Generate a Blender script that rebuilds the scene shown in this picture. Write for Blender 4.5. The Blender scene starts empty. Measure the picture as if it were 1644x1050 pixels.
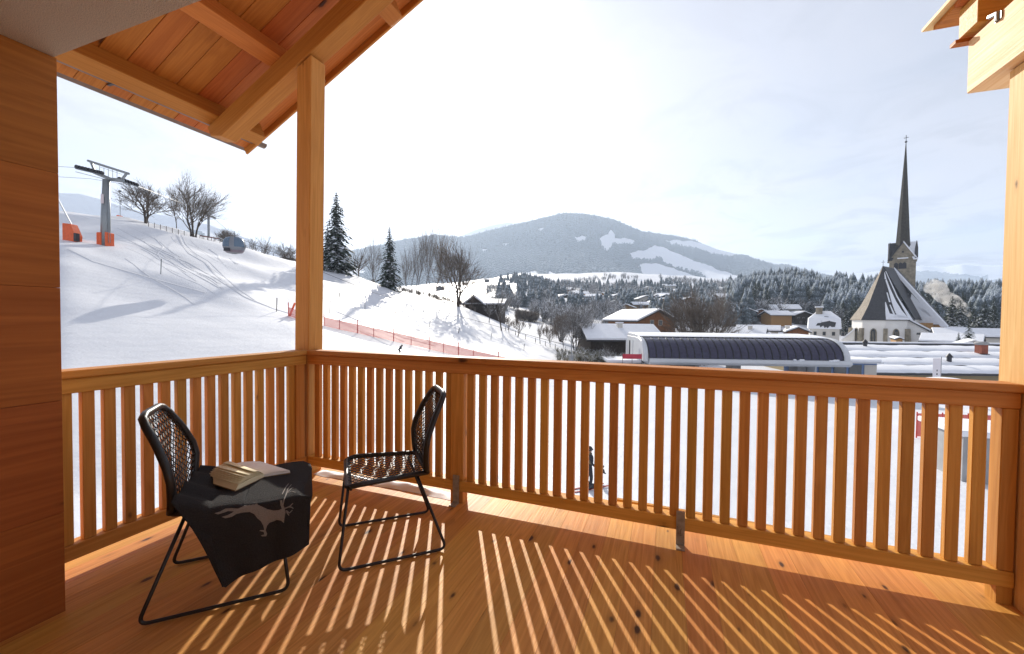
import bpy, bmesh, math, random
import numpy as np
from mathutils import Vector, Matrix, Euler, noise
from mathutils.bvhtree import BVHTree
random.seed(7); rs = np.random.RandomState(7)
S = bpy.context.scene; C = S.collection; PI = math.pi; R = math.radians

# ------------------------------------------------------------------ camera
FPX, YAW, TILT, ROLL = 662.0, R(-20.45), R(-1.35), R(.55)
EYE = Vector((0, 0, 1.42))
cF = Vector((math.sin(YAW)*math.cos(TILT), math.cos(YAW)*math.cos(TILT), math.sin(TILT)))
r0 = Vector((math.cos(YAW), -math.sin(YAW), 0)); u0 = r0.cross(cF)
cR = r0*math.cos(ROLL)+u0*math.sin(ROLL); cU = -r0*math.sin(ROLL)+u0*math.cos(ROLL)
cam = bpy.data.cameras.new('camera'); cam.lens = FPX/1644*36; cam.clip_start = .05; cam.clip_end = 40000
co = bpy.data.objects.new('camera', cam); C.objects.link(co); S.camera = co
M = Matrix((cR, cU, -cF)).transposed().to_4x4(); M.translation = EYE; co.matrix_world = M

# ------------------------------------------------------------------ light
SUN_AZ, SUN_EL = R(-29.0), R(25.4)
sd = Vector((math.sin(SUN_AZ)*math.cos(SUN_EL), math.cos(SUN_AZ)*math.cos(SUN_EL), math.sin(SUN_EL)))
sl = bpy.data.lights.new('sun', 'SUN'); sl.energy = 5.0; sl.angle = R(.5); sl.color = (1, .93, .82)
so = bpy.data.objects.new('sun', sl); C.objects.link(so); so.rotation_euler = sd.to_track_quat('Z', 'Y').to_euler()
S.view_settings.view_transform = 'Standard'; S.view_settings.look = 'None'
S.view_settings.exposure = .66; S.view_settings.gamma = 1; S.view_settings.use_curve_mapping = False
S.cycles.max_bounces = 8; S.cycles.diffuse_bounces = 5; S.cycles.volume_bounces = 1; S.cycles.transparent_max_bounces = 12
S.cycles.sample_clamp_indirect = 6; S.cycles.use_denoising = True

class NT:
    def __init__(s, tree): s.t = tree; s.n = tree.nodes; s.l = tree.links
    def __call__(s, typ, ins=None, **kw):
        nd = s.n.new(typ)
        for k, v in kw.items(): setattr(nd, k, v)
        for k, v in (ins or {}).items():
            if hasattr(v, 'links') or isinstance(v, bpy.types.NodeSocket): s.l.new(v, nd.inputs[k])
            else: nd.inputs[k].default_value = v
        return nd
    def math(s, op, a, b=0.0, c=0.0, clamp=False):
        nd = s.n.new('ShaderNodeMath'); nd.operation = op; nd.use_clamp = clamp
        for i, v in enumerate((a, b, c)):
            if isinstance(v, bpy.types.NodeSocket): s.l.new(v, nd.inputs[i])
            else: nd.inputs[i].default_value = v
        return nd.outputs[0]
    def mix(s, f, a, b, blend='MIX'):
        nd = s.n.new('ShaderNodeMix'); nd.data_type = 'RGBA'; nd.blend_type = blend
        for k, v in ((0, f), (6, a), (7, b)):
            if isinstance(v, bpy.types.NodeSocket): s.l.new(v, nd.inputs[k])
            else: nd.inputs[k].default_value = (*v, 1) if k and len(v) == 3 else v
        return nd.outputs[2]
    def ramp(s, f, pts, interp='LINEAR'):
        nd = s.n.new('ShaderNodeValToRGB'); e = nd.color_ramp; e.interpolation = interp
        while len(e.elements) < len(pts): e.elements.new(.5)
        for el, (p, c) in zip(e.elements, pts):
            el.position = p; el.color = (c, c, c, 1) if not hasattr(c, '__len__') else (*c, 1)
        s.l.new(f, nd.inputs[0]); return nd.outputs[0]

W = bpy.data.worlds.new('World'); S.world = W; W.use_nodes = True
n = NT(W.node_tree); n.n.clear()
sky = n('ShaderNodeTexSky', sky_type='NISHITA', sun_disc=False, sun_elevation=SUN_EL, sun_rotation=SUN_AZ,
        altitude=800, air_density=1.0, dust_density=2.0, ozone_density=1.0)
tc = n('ShaderNodeTexCoord').outputs['Generated']
sep = n('ShaderNodeSeparateXYZ', {0: tc})
zc = n.math('MAXIMUM', sep.outputs[2], .03)
inv = n.math('DIVIDE', 1.0, n.math('ADD', zc, .12))
pv = n('ShaderNodeCombineXYZ', {0: n.math('MULTIPLY', sep.outputs[0], inv), 1: n.math('MULTIPLY', sep.outputs[1], inv), 2: 0.0})
nz = n('ShaderNodeTexNoise', {'Vector': pv.outputs[0], 'Scale': 1.1, 'Detail': 7.0, 'Roughness': .55, 'Distortion': .5})
cl = n.ramp(nz.outputs[0], [(.38, 0), (.62, 1)])
nz2 = n('ShaderNodeTexNoise', {'Vector': pv.outputs[0], 'Scale': .45, 'Detail': 4.0})
veil = n.math('MULTIPLY', n.ramp(nz2.outputs[0], [(.35, .7), (.65, 1)]), .85)
dot = n('ShaderNodeVectorMath', {0: tc, 1: tuple(sd)}, operation='DOT_PRODUCT').outputs['Value']
dp = n.math('MAXIMUM', dot, 0.0)
glow = n.math('ADD', n.math('MULTIPLY', n.math('POWER', dp, 5.0), 2.6), n.math('MULTIPLY', n.math('POWER', dp, 30.0), 6.0))
low = n.math('POWER', n.math('SUBTRACT', 1.0, n.math('MINIMUM', zc, 1.0)), 7.0)    # thin cloud is thicker towards the horizon
cm = n.math('MULTIPLY', cl, n.math('ADD', n.math('MULTIPLY', low, 1.0), .18))
cm = n.math('ADD', cm, veil, clamp=True)
lum = n.math('ADD', n.math('ADD', 4.5, glow), n.math('MULTIPLY', n.math('MULTIPLY', cl, low), 1.8))
sh = n('ShaderNodeTexNoise', {'Vector': n('ShaderNodeMapping', {'Vector': pv.outputs[0], 'Location': (3.1, 1.7, 0)}).outputs[0], 'Scale': 2.3, 'Detail': 6.0, 'Roughness': .6, 'Distortion': .7}).outputs[0]
lum = n.math('MULTIPLY', lum, n.math('SUBTRACT', 1.06, n.math('MULTIPLY', n.ramp(sh, [(.49, 0), (.62, 1)]), n.math('ADD', .10, n.math('MULTIPLY', low, 1.0)))))
ccol = n('ShaderNodeVectorMath', {0: (1.0, .968, 1.04)}, operation='SCALE'); n.l.new(lum, ccol.inputs['Scale'])
skm = n('ShaderNodeMix', data_type='RGBA'); n.l.new(cm, skm.inputs[0]); n.l.new(sky.outputs[0], skm.inputs[6]); n.l.new(ccol.outputs[0], skm.inputs[7])
bg = n('ShaderNodeBackground', {'Color': skm.outputs[2], 'Strength': .078})
n.l.new(bg.outputs[0], n('ShaderNodeOutputWorld').inputs[0])

# ------------------------------------------------------------------ helpers
def ray(px, py): return cR*((px-822)/FPX)-cU*((py-525)/FPX)+cF
def at(px, py, dep): return EYE+ray(px, py)*dep
def on(px, py, ax, v):
    d = ray(px, py); return EYE+d*((v-EYE[ax])/d[ax])

def tag(o, label=None, cat=None, group=None, kind=None):
    if label: o['label'] = label
    if cat: o['category'] = cat
    if group: o['group'] = group
    if kind: o['kind'] = kind
    return o
def empty(name, loc=(0, 0, 0), rz=0, label=None, cat=None, group=None, kind=None):
    o = bpy.data.objects.new(name, None); C.objects.link(o); o.location = loc; o.rotation_euler = (0, 0, rz)
    o.empty_display_size = .2
    return tag(o, label, cat, group, kind)

class MB:
    def __init__(s): s.v = []; s.f = []
    def add(s, vs, fs):
        b = len(s.v); s.v += [tuple(v) for v in vs]; s.f += [tuple(i+b for i in f) for f in fs]; return s
    def box(s, x0, x1, y0, y1, z0, z1):
        return s.add([(x0,y0,z0),(x1,y0,z0),(x1,y1,z0),(x0,y1,z0),(x0,y0,z1),(x1,y0,z1),(x1,y1,z1),(x0,y1,z1)],
                     [(0,3,2,1),(4,5,6,7),(0,1,5,4),(1,2,6,5),(2,3,7,6),(3,0,4,7)])
    def hexa(s, p):   # 8 corners: bottom ring 4, top ring 4
        return s.add(p, [(0,3,2,1),(4,5,6,7),(0,1,5,4),(1,2,6,5),(2,3,7,6),(3,0,4,7)])
    def prism(s, poly, axis, a, b):   # polygon in the two other axes, extruded on axis
        n_ = len(poly)
        def P(q, t):
            return {0: (t, q[0], q[1]), 1: (q[0], t, q[1]), 2: (q[0], q[1], t)}[axis]
        vs = [P(q, a) for q in poly]+[P(q, b) for q in poly]
        return s.add(vs, [tuple(range(n_))[::-1], tuple(range(n_, 2*n_))]+[(i, (i+1) % n_, n_+(i+1) % n_, n_+i) for i in range(n_)])
    def tube(s, pts, r, n_=6, caps=True, r2=None):
        pts = [Vector(p) for p in pts]; m = len(pts); rings = []
        if not hasattr(r, '__len__'): r = [r+((r2 if r2 is not None else r)-r)*i/(m-1) for i in range(m)]
        up = None
        for i, p in enumerate(pts):
            t = (pts[min(i+1, m-1)]-pts[max(i-1, 0)])
            if t.length < 1e-9: t = Vector((0, 0, 1))
            t.normalize()
            a = t.orthogonal() if up is None else up-t*up.dot(t)
            if a.length < 1e-6: a = t.orthogonal()
            a.normalize(); up = a; b = t.cross(a)
            rings.append([p+(a*math.cos(2*PI*k/n_)+b*math.sin(2*PI*k/n_))*r[i] for k in range(n_)])
        vs = [v for rg in rings for v in rg]
        fs = [(i*n_+k, i*n_+(k+1) % n_, (i+1)*n_+(k+1) % n_, (i+1)*n_+k) for i in range(m-1) for k in range(n_)]
        if caps: fs += [tuple(range(n_))[::-1], tuple(range((m-1)*n_, m*n_))]
        return s.add(vs, fs)
    def grid(s, fn, nu, nv):
        return s.add([fn(i/nu, j/nv) for j in range(nv+1) for i in range(nu+1)],
                     [(j*(nu+1)+i, j*(nu+1)+i+1, (j+1)*(nu+1)+i+1, (j+1)*(nu+1)+i) for j in range(nv) for i in range(nu)])
    def ball(s, c, r, nu=10, nv=7):
        r = r if hasattr(r, '__len__') else (r, r, r)
        return s.grid(lambda u, v: (c[0]+r[0]*math.cos(2*PI*u)*math.sin(PI*v), c[1]+r[1]*math.sin(2*PI*u)*math.sin(PI*v), c[2]-r[2]*math.cos(PI*v)), nu, nv)
    def build(s, name, mat, parent=None, bevel=0, smooth=False, solid=0, **kw):
        me = bpy.data.meshes.new(name); me.from_pydata(s.v, [], s.f); me.update()
        return link(name, me, mat, parent, bevel, smooth, solid, **kw)
def link(name, me, mat, parent=None, bevel=0, smooth=False, solid=0, **kw):
    if mat is not None and not me.materials: me.materials.append(mat)
    if smooth: me.polygons.foreach_set('use_smooth', [True]*len(me.polygons))
    o = bpy.data.objects.new(name, me); C.objects.link(o); o.parent = parent
    if solid: m = o.modifiers.new('s', 'SOLIDIFY'); m.thickness = solid; m.offset = 0
    if bevel:
        m = o.modifiers.new('b', 'BEVEL'); m.width = bevel; m.segments = 1; m.limit_method = 'ANGLE'
    return tag(o, **kw)
def children(o): return [c for c in bpy.data.objects if c.parent == o]
KIDS = {}
def copy_tree(o, parent=None):
    if o.name not in KIDS: KIDS[o.name] = [c for c in C.objects if c.parent == o]
    kids = KIDS[o.name]
    c = o.copy(); C.objects.link(c); c.parent = parent
    for k in kids: copy_tree(k, c)
    return c

# ------------------------------------------------------------------ materials
def mat(name, col, rough=.6, metal=0, bump=0, bs=20, var=0, spec=.5, mix2=None):
    m = bpy.data.materials.new(name); m.use_nodes = True; n = NT(m.node_tree); b = n.n['Principled BSDF']
    b.inputs['Roughness'].default_value = rough; b.inputs['Metallic'].default_value = metal; b.inputs['Specular IOR Level'].default_value = spec
    b.inputs['Base Color'].default_value = (*col, 1)
    if var or bump:
        t = n('ShaderNodeTexCoord').outputs['Object']
        nz = n('ShaderNodeTexNoise', {'Vector': t, 'Scale': bs, 'Detail': 6.0})
        if var:
            c2 = mix2 or tuple(c*(1-var) for c in col)
            n.l.new(n.mix(n.ramp(nz.outputs[0], [(.35, 0), (.65, 1)]), col, c2), b.inputs['Base Color'])
        if bump: n.l.new(n('ShaderNodeBump', {'Height': nz.outputs[0], 'Strength': bump, 'Distance': .02}).outputs[0], b.inputs['Normal'])
    return m

def wood(name, axis, base=(.70, .345, .088), dark=(.45, .18, .034), knots=.5, rough=.45, lam=0, hue=.3, scale=1.0, white=0, grain=1.0, kr=.34, ksc=1.0):
    """larch boards: grain runs along axis; each object gets its own tone and cut"""
    m = bpy.data.materials.new(name); m.use_nodes = True; n = NT(m.node_tree); b = n.n['Principled BSDF']
    t = n('ShaderNodeTexCoord').outputs['Object']; oi = n('ShaderNodeObjectInfo').outputs['Random']
    off = n('ShaderNodeCombineXYZ', {0: n.math('MULTIPLY', oi, 37.0), 1: n.math('MULTIPLY', oi, 91.0), 2: n.math('MULTIPLY', oi, 53.0)}).outputs[0]
    p = n('ShaderNodeVectorMath', {0: t, 1: off}, operation='ADD').outputs[0]
    st = [9.0*scale]*3; st[axis] = .55*scale
    pg = n('ShaderNodeMapping', {'Vector': p, 'Scale': tuple(st)}).outputs[0]
    n1 = n('ShaderNodeTexNoise', {'Vector': pg, 'Scale': 1.0, 'Detail': 3.0, 'Distortion': .6}).outputs[0]
    rings = n.math('SINE', n.math('MULTIPLY', n1, 46.0))
    st2 = [90.0*scale]*3; st2[axis] = 2.2*scale
    n2 = n('ShaderNodeTexNoise', {'Vector': n('ShaderNodeMapping', {'Vector': p, 'Scale': tuple(st2)}).outputs[0], 'Scale': 1.0, 'Detail': 5.0}).outputs[0]
    f = n.math('ADD', n.math('MULTIPLY', rings, .13*grain), n.math('MULTIPLY', n2, .9*grain))
    f = n.math('ADD', f, n.math('MULTIPLY', n1, .35))
    f = n.math('SUBTRACT', f, .15+.3*(grain-1), clamp=True)
    col = n.mix(f, base, dark)
    tone = oi
    if lam:
        s3 = n('ShaderNodeSeparateXYZ', {0: t}).outputs[{0: 2, 1: 0, 2: 0}[axis] if lam > 0 else 1]
        tone = n('ShaderNodeTexWhiteNoise', {'W': n.math('ADD', n.math('FLOOR', n.math('DIVIDE', s3, abs(lam))), n.math('MULTIPLY', oi, 77.0))}, noise_dimensions='1D').outputs[0]
    vals = n('ShaderNodeHueSaturation', {'Hue': n.math('ADD', .5, n.math('MULTIPLY', n.math('SUBTRACT', tone, .4), .02)),
             'Saturation': 1.0, 'Value': n.math('ADD', 1-hue*.5, n.math('MULTIPLY', n.math('FRACT', n.math('MULTIPLY', tone, 7.31)), hue)), 'Color': col}).outputs[0]
    sk = [7.0*scale*ksc]*3; sk[axis] = 3.0*scale*ksc
    vo = n('ShaderNodeTexVoronoi', {'Vector': n('ShaderNodeMapping', {'Vector': p, 'Scale': tuple(sk)}).outputs[0], 'Scale': 1.0, 'Randomness': 1.0})
    rnd = n('ShaderNodeSeparateColor', {0: vo.outputs['Color']}).outputs[0]
    rad = n.math('MULTIPLY', n.math('MAXIMUM', n.math('SUBTRACT', rnd, 1-knots), 0.0), kr)
    wob = n('ShaderNodeTexNoise', {'Vector': p, 'Scale': 26.0, 'Detail': 3.0}).outputs[0]
    dist = n.math('ADD', vo.outputs['Distance'], n.math('MULTIPLY', n.math('SUBTRACT', wob, .5), .1))
    k1 = n.math('MULTIPLY', n.math('SUBTRACT', rad, dist), 14.0, clamp=True)
    k2 = n.math('MULTIPLY', n.math('SUBTRACT', n.math('MULTIPLY', rad, 2.1), dist), 3.2, clamp=True)
    c2 = n.mix(n.math('MULTIPLY', k2, .6), vals, tuple(x*.55 for x in dark))
    c3 = n.mix(n.math('MULTIPLY', k1, .85), c2, (.03, .012, .006))
    n.l.new(c3, b.inputs['Base Color'])
    n.l.new(n.math('ADD', rough, n.math('MULTIPLY', n2, .2)), b.inputs['Roughness'])
    n.l.new(n('ShaderNodeBump', {'Height': f, 'Strength': .25, 'Distance': .004}).outputs[0], b.inputs['Normal'])
    b.inputs['Specular IOR Level'].default_value = .22
    return m
wX, wY, wZ = [wood('larch_along_'+'xyz'[i], i) for i in range(3)]
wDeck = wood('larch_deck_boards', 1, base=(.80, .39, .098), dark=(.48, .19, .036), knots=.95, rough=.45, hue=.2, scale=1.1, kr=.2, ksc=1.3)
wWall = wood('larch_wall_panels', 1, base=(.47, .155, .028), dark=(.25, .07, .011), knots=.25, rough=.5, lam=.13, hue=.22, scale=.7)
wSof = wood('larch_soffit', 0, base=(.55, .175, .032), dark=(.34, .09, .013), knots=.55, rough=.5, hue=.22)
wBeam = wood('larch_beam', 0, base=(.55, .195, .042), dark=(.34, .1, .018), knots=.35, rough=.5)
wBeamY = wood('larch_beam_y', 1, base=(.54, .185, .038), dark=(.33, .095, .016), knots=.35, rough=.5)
wPale = wood('larch_pale', 1, base=(.86, .64, .36), dark=(.70, .42, .17), knots=.35, rough=.5, hue=.1)  # larch with sunlight put into its colour, for the right-hand beam and roof edge
wSunlitZ = wood('larch_sunlit_z', 2, base=(.80, .50, .235), dark=(.62, .32, .11), knots=.35, rough=.5, hue=.1)  # the same painted sunlight for the right-hand post
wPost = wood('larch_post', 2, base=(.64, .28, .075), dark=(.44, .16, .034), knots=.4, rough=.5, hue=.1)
mStucco = mat('stucco', (.97, .80, .60), .95, bump=1.0, bs=260, var=.35)
mCopper = mat('gutter_metal', (.22, .14, .10), .6, .2, var=.3, bs=6)
mZinc = mat('galvanised_steel', (.33, .35, .36), .42, .85, var=.35, bs=14)
mBracket = mat('bracket_steel', (.36, .31, .25), .55, .1, var=.3, bs=30)
mBlack = mat('black_tube', (.012, .012, .013), .38, bump=.05)
mCord = mat('black_cord', (.014, .013, .012), .5)
mFelt = mat('charcoal_felt', (.045, .044, .046), .92, bump=.8, bs=240, var=.35, spec=.2)
mDeer = mat('grey_print', (.25, .225, .205), .85, bump=.4, bs=200, var=.2)
mPage = mat('cream_pages', (.85, .76, .50), .8)
mPage2 = mat('white_page', (.9, .85, .78), .8, var=.04, bs=60)
mCover = mat('book_cover', (.30, .20, .09), .6)

def snow_mat(name, lines=True, dirt=0):
    m = bpy.data.materials.new(name); m.use_nodes = True; n = NT(m.node_tree); b = n.n['Principled BSDF']
    b.inputs['Roughness'].default_value = .55; b.inputs['Specular IOR Level'].default_value = .3
    t = n('ShaderNodeTexCoord').outputs['Object']
    a = n('ShaderNodeTexNoise', {'Vector': t, 'Scale': .25, 'Detail': 6.0, 'Roughness': .6}).outputs[0]
    c = n('ShaderNodeTexNoise', {'Vector': t, 'Scale': 6.0, 'Detail': 5.0, 'Roughness': .7}).outputs[0]
    col = n.mix(a, (.66, .68, .725), (.74, .75, .775))
    h = n.math('ADD', n.math('MULTIPLY', a, .55), n.math('MULTIPLY', c, .10))
    if lines:
        mp = n('ShaderNodeMapping', {'Vector': t, 'Rotation': (0, 0, R(35)), 'Scale': (1, .18, 1)}).outputs[0]
        w = n('ShaderNodeTexNoise', {'Vector': mp, 'Scale': 5.0, 'Detail': 4.0, 'Roughness': .75}).outputs[0]
        wv = n('ShaderNodeTexWave', {'Vector': n('ShaderNodeMapping', {'Vector': t, 'Rotation': (0, 0, R(35))}).outputs[0], 'Scale': .22, 'Distortion': 9.0, 'Detail': 3.0, 'Detail Scale': .35}).outputs['Fac']
        h = n.math('ADD', h, n.math('ADD', n.math('MULTIPLY', w, .16), n.math('MULTIPLY', wv, .03)))
    if dirt: col = n.mix(n.ramp(a, [(.55, 0), (.7, dirt)]), col, (.25, .22, .18))
    n.l.new(col, b.inputs['Base Color'])
    n.l.new(n('ShaderNodeBump', {'Height': h, 'Strength': .6, 'Distance': .35}).outputs[0], b.inputs['Normal'])
    return m
mSnow = snow_mat('snow'); mRoofSnow = mat('roof_snow', (.86, .88, .92), .6, bump=.5, bs=1.2, var=.05)

def snowy(name, col, amount=.5, rough=.85, sc=1.2, col2=None, snowc=(.80, .83, .88)):
    """a surface whose upward faces carry snow"""
    m = bpy.data.materials.new(name); m.use_nodes = True; n = NT(m.node_tree); b = n.n['Principled BSDF']
    g = n('ShaderNodeNewGeometry'); nz_ = n('ShaderNodeSeparateXYZ', {0: g.outputs['Normal']}).outputs[2]
    t = g.outputs['Position']
    q = n('ShaderNodeTexNoise', {'Vector': t, 'Scale': sc, 'Detail': 4.0}).outputs[0]
    f = n.math('ADD', nz_, n.math('MULTIPLY', n.math('SUBTRACT', q, .5), 2.2))
    f = n.math('MULTIPLY', n.math('SUBTRACT', f, 1.0-amount), 3.0, clamp=True)
    q2 = n('ShaderNodeTexNoise', {'Vector': t, 'Scale': sc*.35, 'Detail': 2.0}).outputs[0]
    base = n.mix(n.ramp(q2, [(.35, 0), (.65, 1)]), col, col2 or tuple(c*.6 for c in col))
    n.l.new(n.mix(f, base, snowc), b.inputs['Base Color']); b.inputs['Roughness'].default_value = rough
    b.inputs['Specular IOR Level'].default_value = .2
    return m
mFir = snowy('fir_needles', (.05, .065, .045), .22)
mFirFar = snowy('forest_needles', (.065, .085, .09), .30, sc=2.2, snowc=(.40, .46, .53), col2=(.10, .12, .13))  # frosted needles, with the blue-grey haze of distance mixed into the colours
mBark = snowy('bark', (.09, .07, .055), .12, sc=4)
mTwig = snowy('twigs', (.20, .165, .135), .1, sc=3)
mTwigB = snowy('snowy_twigs', (.19, .18, .17), .7, sc=3)
mTwigR = snowy('golden_twigs', (.22, .15, .09), .1, sc=3)
mShrub = snowy('shrub', (.10, .10, .06), .45, sc=2, col2=(.2, .17, .1))
mOrange = mat('orange_pad', (.80, .13, .03), .6, var=.15, bs=3)
mRed = mat('red_net_pole', (.55, .04, .03), .5)
mDarkWood = mat('dark_barn_wood', (.07, .055, .045), .9, var=.4, bs=3, bump=.5)
mChalet = mat('chalet_timber', (.30, .13, .055), .8, var=.35, bs=2.5, bump=.4)
mPlaster = mat('cream_plaster', (.66, .63, .57), .9, var=.08, bs=.8)
mPlasterW = mat('church_plaster', (.86, .84, .80), .92, var=.1, bs=.25, bump=.3)
mStone = mat('tower_stone', (.33, .29, .22), .95, var=.4, bs=.9, bump=.6)
mSlate = mat('slate', (.055, .055, .06), .6, var=.3, bs=1.5)
mSlateLit = mat('sunlit_slate', (.33, .28, .22), .85, var=.25, bs=1.2)  # slate with sunlight painted in, for the left apse roof faces
mSpire = mat('spire_shingles', (.06, .055, .045), .8, var=.35, bs=1.5)
mWhite = mat('white_steel_panel', (.62, .64, .66), .45, var=.06, bs=1)
mGrey = mat('grey_concrete', (.38, .38, .38), .85, var=.2, bs=1)
mGlassD = mat('tinted_glass', (.05, .047, .08), .25, spec=.35)
mPane = mat('window_pane', (.03, .04, .05), .15, spec=.8)
mFrameW = mat('window_frame', (.5, .47, .42), .7)
mBlue = mat('blue_panel', (.13, .2, .36), .6)
mGreen = mat('green_panel', (.02, .18, .10), .6)
mTan = mat('tan_panel', (.38, .30, .17), .7)
mDark = mat('dark_metal', (.03, .03, .035), .5)
mBrick = mat('red_chimney', (.32, .09, .05), .8, var=.3, bs=5)
mOchre = mat('ochre_wood', (.42, .23, .08), .8, var=.3, bs=3)

# ------------------------------------------------------------------ terrain
HP = lambda px: 509.6+(px-822)*math.tan(ROLL)
COLS = {  # picture column: list of (distance, height of the ground relative to the eye)
 -900: [(5,-7.2),(30,-6),(60,8),(90,16),(200,20),(600,60),(2000,150)],
 -300: [(5,-7.2),(28,-7),(38,-5),(58,11),(85,19),(200,18),(600,50),(2000,120)],
 95: [(5,-7.2),(15,-6.6),(26,-3.3),(34,-.7),(44,3.8),(53.5,8.0),(60,11),(80,20.3),(100,20.5),(160,14),(400,5),(2500,60)],
 200: [(5,-7.2),(16,-6.7),(28,-3.3),(38,0),(48,4.1),(58,8.4),(66,11.8),(88,21),(105,20),(160,13),(400,5),(2500,60)],
 300: [(5,-7.2),(18,-6.7),(30,-3.1),(40,-.3),(50,3.4),(62,7.6),(76,12.4),(97,19.6),(112,18),(160,12),(400,5),(2500,60)],
 400: [(5,-7.2),(18,-6.8),(32,-3.1),(44,-.3),(56,3.2),(72,8.3),(98,16),(115,14),(160,9),(400,5),(2500,60)],
 480: [(5,-7.2),(20,-6.9),(34,-3.0),(48,-.4),(62,3.0),(78,7.4),(100,13.8),(118,12),(160,7),(400,6),(2500,60)],
 620: [(5,-7.2),(22,-7.0),(38,-3.8),(50,-2.3),(75,.9),(88,4.2),(105,8),(122,6),(160,4),(400,12),(800,35),(2500,160)],
 740: [(5,-7.2),(24,-7.1),(40,-4.7),(54,-4.2),(85,-1.0),(105,3.2),(125,1.0),(180,2),(400,16),(800,55),(2500,180)],
 830: [(5,-7.2),(28,-7.2),(46,-5.7),(76,-5.3),(100,-3.2),(125,-3.0),(200,-1),(300,8),(500,36),(1200,112),(2500,250)],
 900: [(5,-7.2),(38,-7.2),(58,-7.2),(95,-5.8),(150,-6),(220,-2),(300,5),(500,28),(900,75),(1500,150),(2500,260)],
 1000: [(5,-7.2),(40,-7.3),(60,-7.8),(100,-8.4),(160,-6),(300,4),(450,20),(700,58),(1300,140),(2500,260)],
 1150: [(5,-7.2),(35,-7.5),(60,-8.6),(100,-9),(200,-6),(280,3),(420,20),(600,40),(1000,88),(2500,220)],
 1250: [(5,-7.2),(35,-7.8),(55,-9.2),(100,-9.6),(200,-7),(260,3),(360,22),(500,42),(800,60),(2500,190)],
 1400: [(5,-7.2),(30,-8.0),(50,-9.8),(160,-10),(210,-9),(280,5),(360,19),(480,28),(700,32),(2500,120)],
 1604: [(5,-7.2),(30,-8.2),(50,-10),(160,-10),(210,-9),(280,2),(360,15),(480,26),(700,30),(2500,100)],
 2300: [(5,-7.2),(60,-10),(200,-8),(400,20),(2500,60)]}
def az_of(px): d = ray(px, HP(px)); return math.atan2(d.x, d.y), math.hypot(d.x, d.y)
NR, NA = 520, 620
lr = np.linspace(math.log(2.0), math.log(9000.0), NR)
rr = np.exp(lr)
keys = sorted(COLS); azs = []; prof = []
for k in keys:
    a, s = az_of(k); azs.append(a)
    ds = [d*s for d, z in COLS[k]]; zs = [z for d, z in COLS[k]]
    prof.append(np.interp(lr, np.log(ds), zs))
azs = [-PI, azs[0]-.6]+azs+[azs[-1]+.6, PI]
flat = np.interp(lr, [math.log(5), math.log(2500)], [-7.2, -7.2+20]); prof = [flat, prof[0]]+prof+[prof[-1], flat]
prof = np.array(prof)
fa0, fa1 = az_of(-60)[0], az_of(1760)[0]
AA = np.concatenate([np.linspace(-PI, fa0, 80, endpoint=False), np.linspace(fa0, fa1, NA-160), np.linspace(fa1, PI, 81)[1:]])
NA = len(AA)
Z = np.empty((NR, NA))
for j, a in enumerate(AA):
    i = max(0, min(len(azs)-2, int(np.searchsorted(azs, a))-1))
    t = (a-azs[i])/(azs[i+1]-azs[i]); t = min(max(t, 0), 1)
    Z[:, j] = prof[i]*(1-t)+prof[i+1]*t
ker = np.array([1, 4, 6, 4, 1.])/16
for _ in range(3):
    Zp = np.pad(Z, ((2, 2), (0, 0)), 'edge'); Z = sum(ker[k]*Zp[k:k+NR] for k in range(5))
for _ in range(10):
    Zp = np.pad(Z, ((0, 0), (2, 2)), 'edge'); Z = sum(ker[k]*Zp[:, k:k+NA] for k in range(5))
XX = rr[:, None]*np.sin(AA)[None]; YY = rr[:, None]*np.cos(AA)[None]
def wav(x, y, s, seed):
    g = np.random.RandomState(seed); o = 0
    for _ in range(9):
        a = g.uniform(0, 2*PI); k = 2*PI/s*g.uniform(.6, 1.6); o = o+np.sin(k*(x*math.cos(a)+y*math.sin(a))+g.uniform(0, 6.28))
    return o/4
rad_ = np.hypot(XX, YY)
slope_w = np.clip((rad_-40)/25, 0, 1)*np.clip((330-rad_)/150, 0, 1)*np.clip((.05-np.interp(AA, azs[1:3]+[azs[9], azs[10]], [0, 0, 0, .1]))*20, 0, 1)[None]
Z += slope_w*(wav(XX, YY, 26, 1)*.75+wav(XX, YY, 9, 2)*.12)
Z += np.clip((rad_-200)/400, 0, 1)*np.clip((4000-rad_)/2000, 0, 1)*(wav(XX, YY, 190, 3)*3)
Z += np.clip((rad_-8)/20, 0, 1)*wav(XX, YY, 5, 8)*.018
# a bench cut across the slope: its lip throws the long blue shade below it
def lipz(px0, py0, px1, py1): pass
BANK = [(60, 54), (100, 53.5), (150, 53), (200, 53), (260, 52), (330, 50), (400, 49), (440, 49)]
bp = [at(x, HP(x), d) for x, d in BANK]
bd = np.full(XX.shape, 1e9); side = np.zeros(XX.shape)
for a_, b_ in zip(bp, bp[1:]):
    ex, ey = b_.x-a_.x, b_.y-a_.y; L2 = ex*ex+ey*ey
    t_ = np.clip(((XX-a_.x)*ex+(YY-a_.y)*ey)/L2, 0, 1); dx, dy = XX-(a_.x+t_*ex), YY-(a_.y+t_*ey); dd = np.hypot(dx, dy)
    cr = (dx*ey-dy*ex)*-1.0   # positive beyond the bank (uphill)
    m_ = dd < bd; bd = np.where(m_, dd, bd); side = np.where(m_, cr, side)
Z += np.where(side > 0, .7*np.exp(-(bd/7.0)**2), .7*np.exp(-(bd/2.6)**2))*(1+.35*wav(XX, YY, 30, 12))*np.clip((az_of(445)[0]-AA)/.14, 0, 1)[None]
verts = np.stack([XX, YY, Z+EYE.z], -1).reshape(-1, 3)
idx = np.arange(NR*NA).reshape(NR, NA)
fa = np.stack([idx[:-1, :-1], idx[:-1, 1:], idx[1:, 1:], idx[1:, :-1]], -1).reshape(-1, 4)
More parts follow.
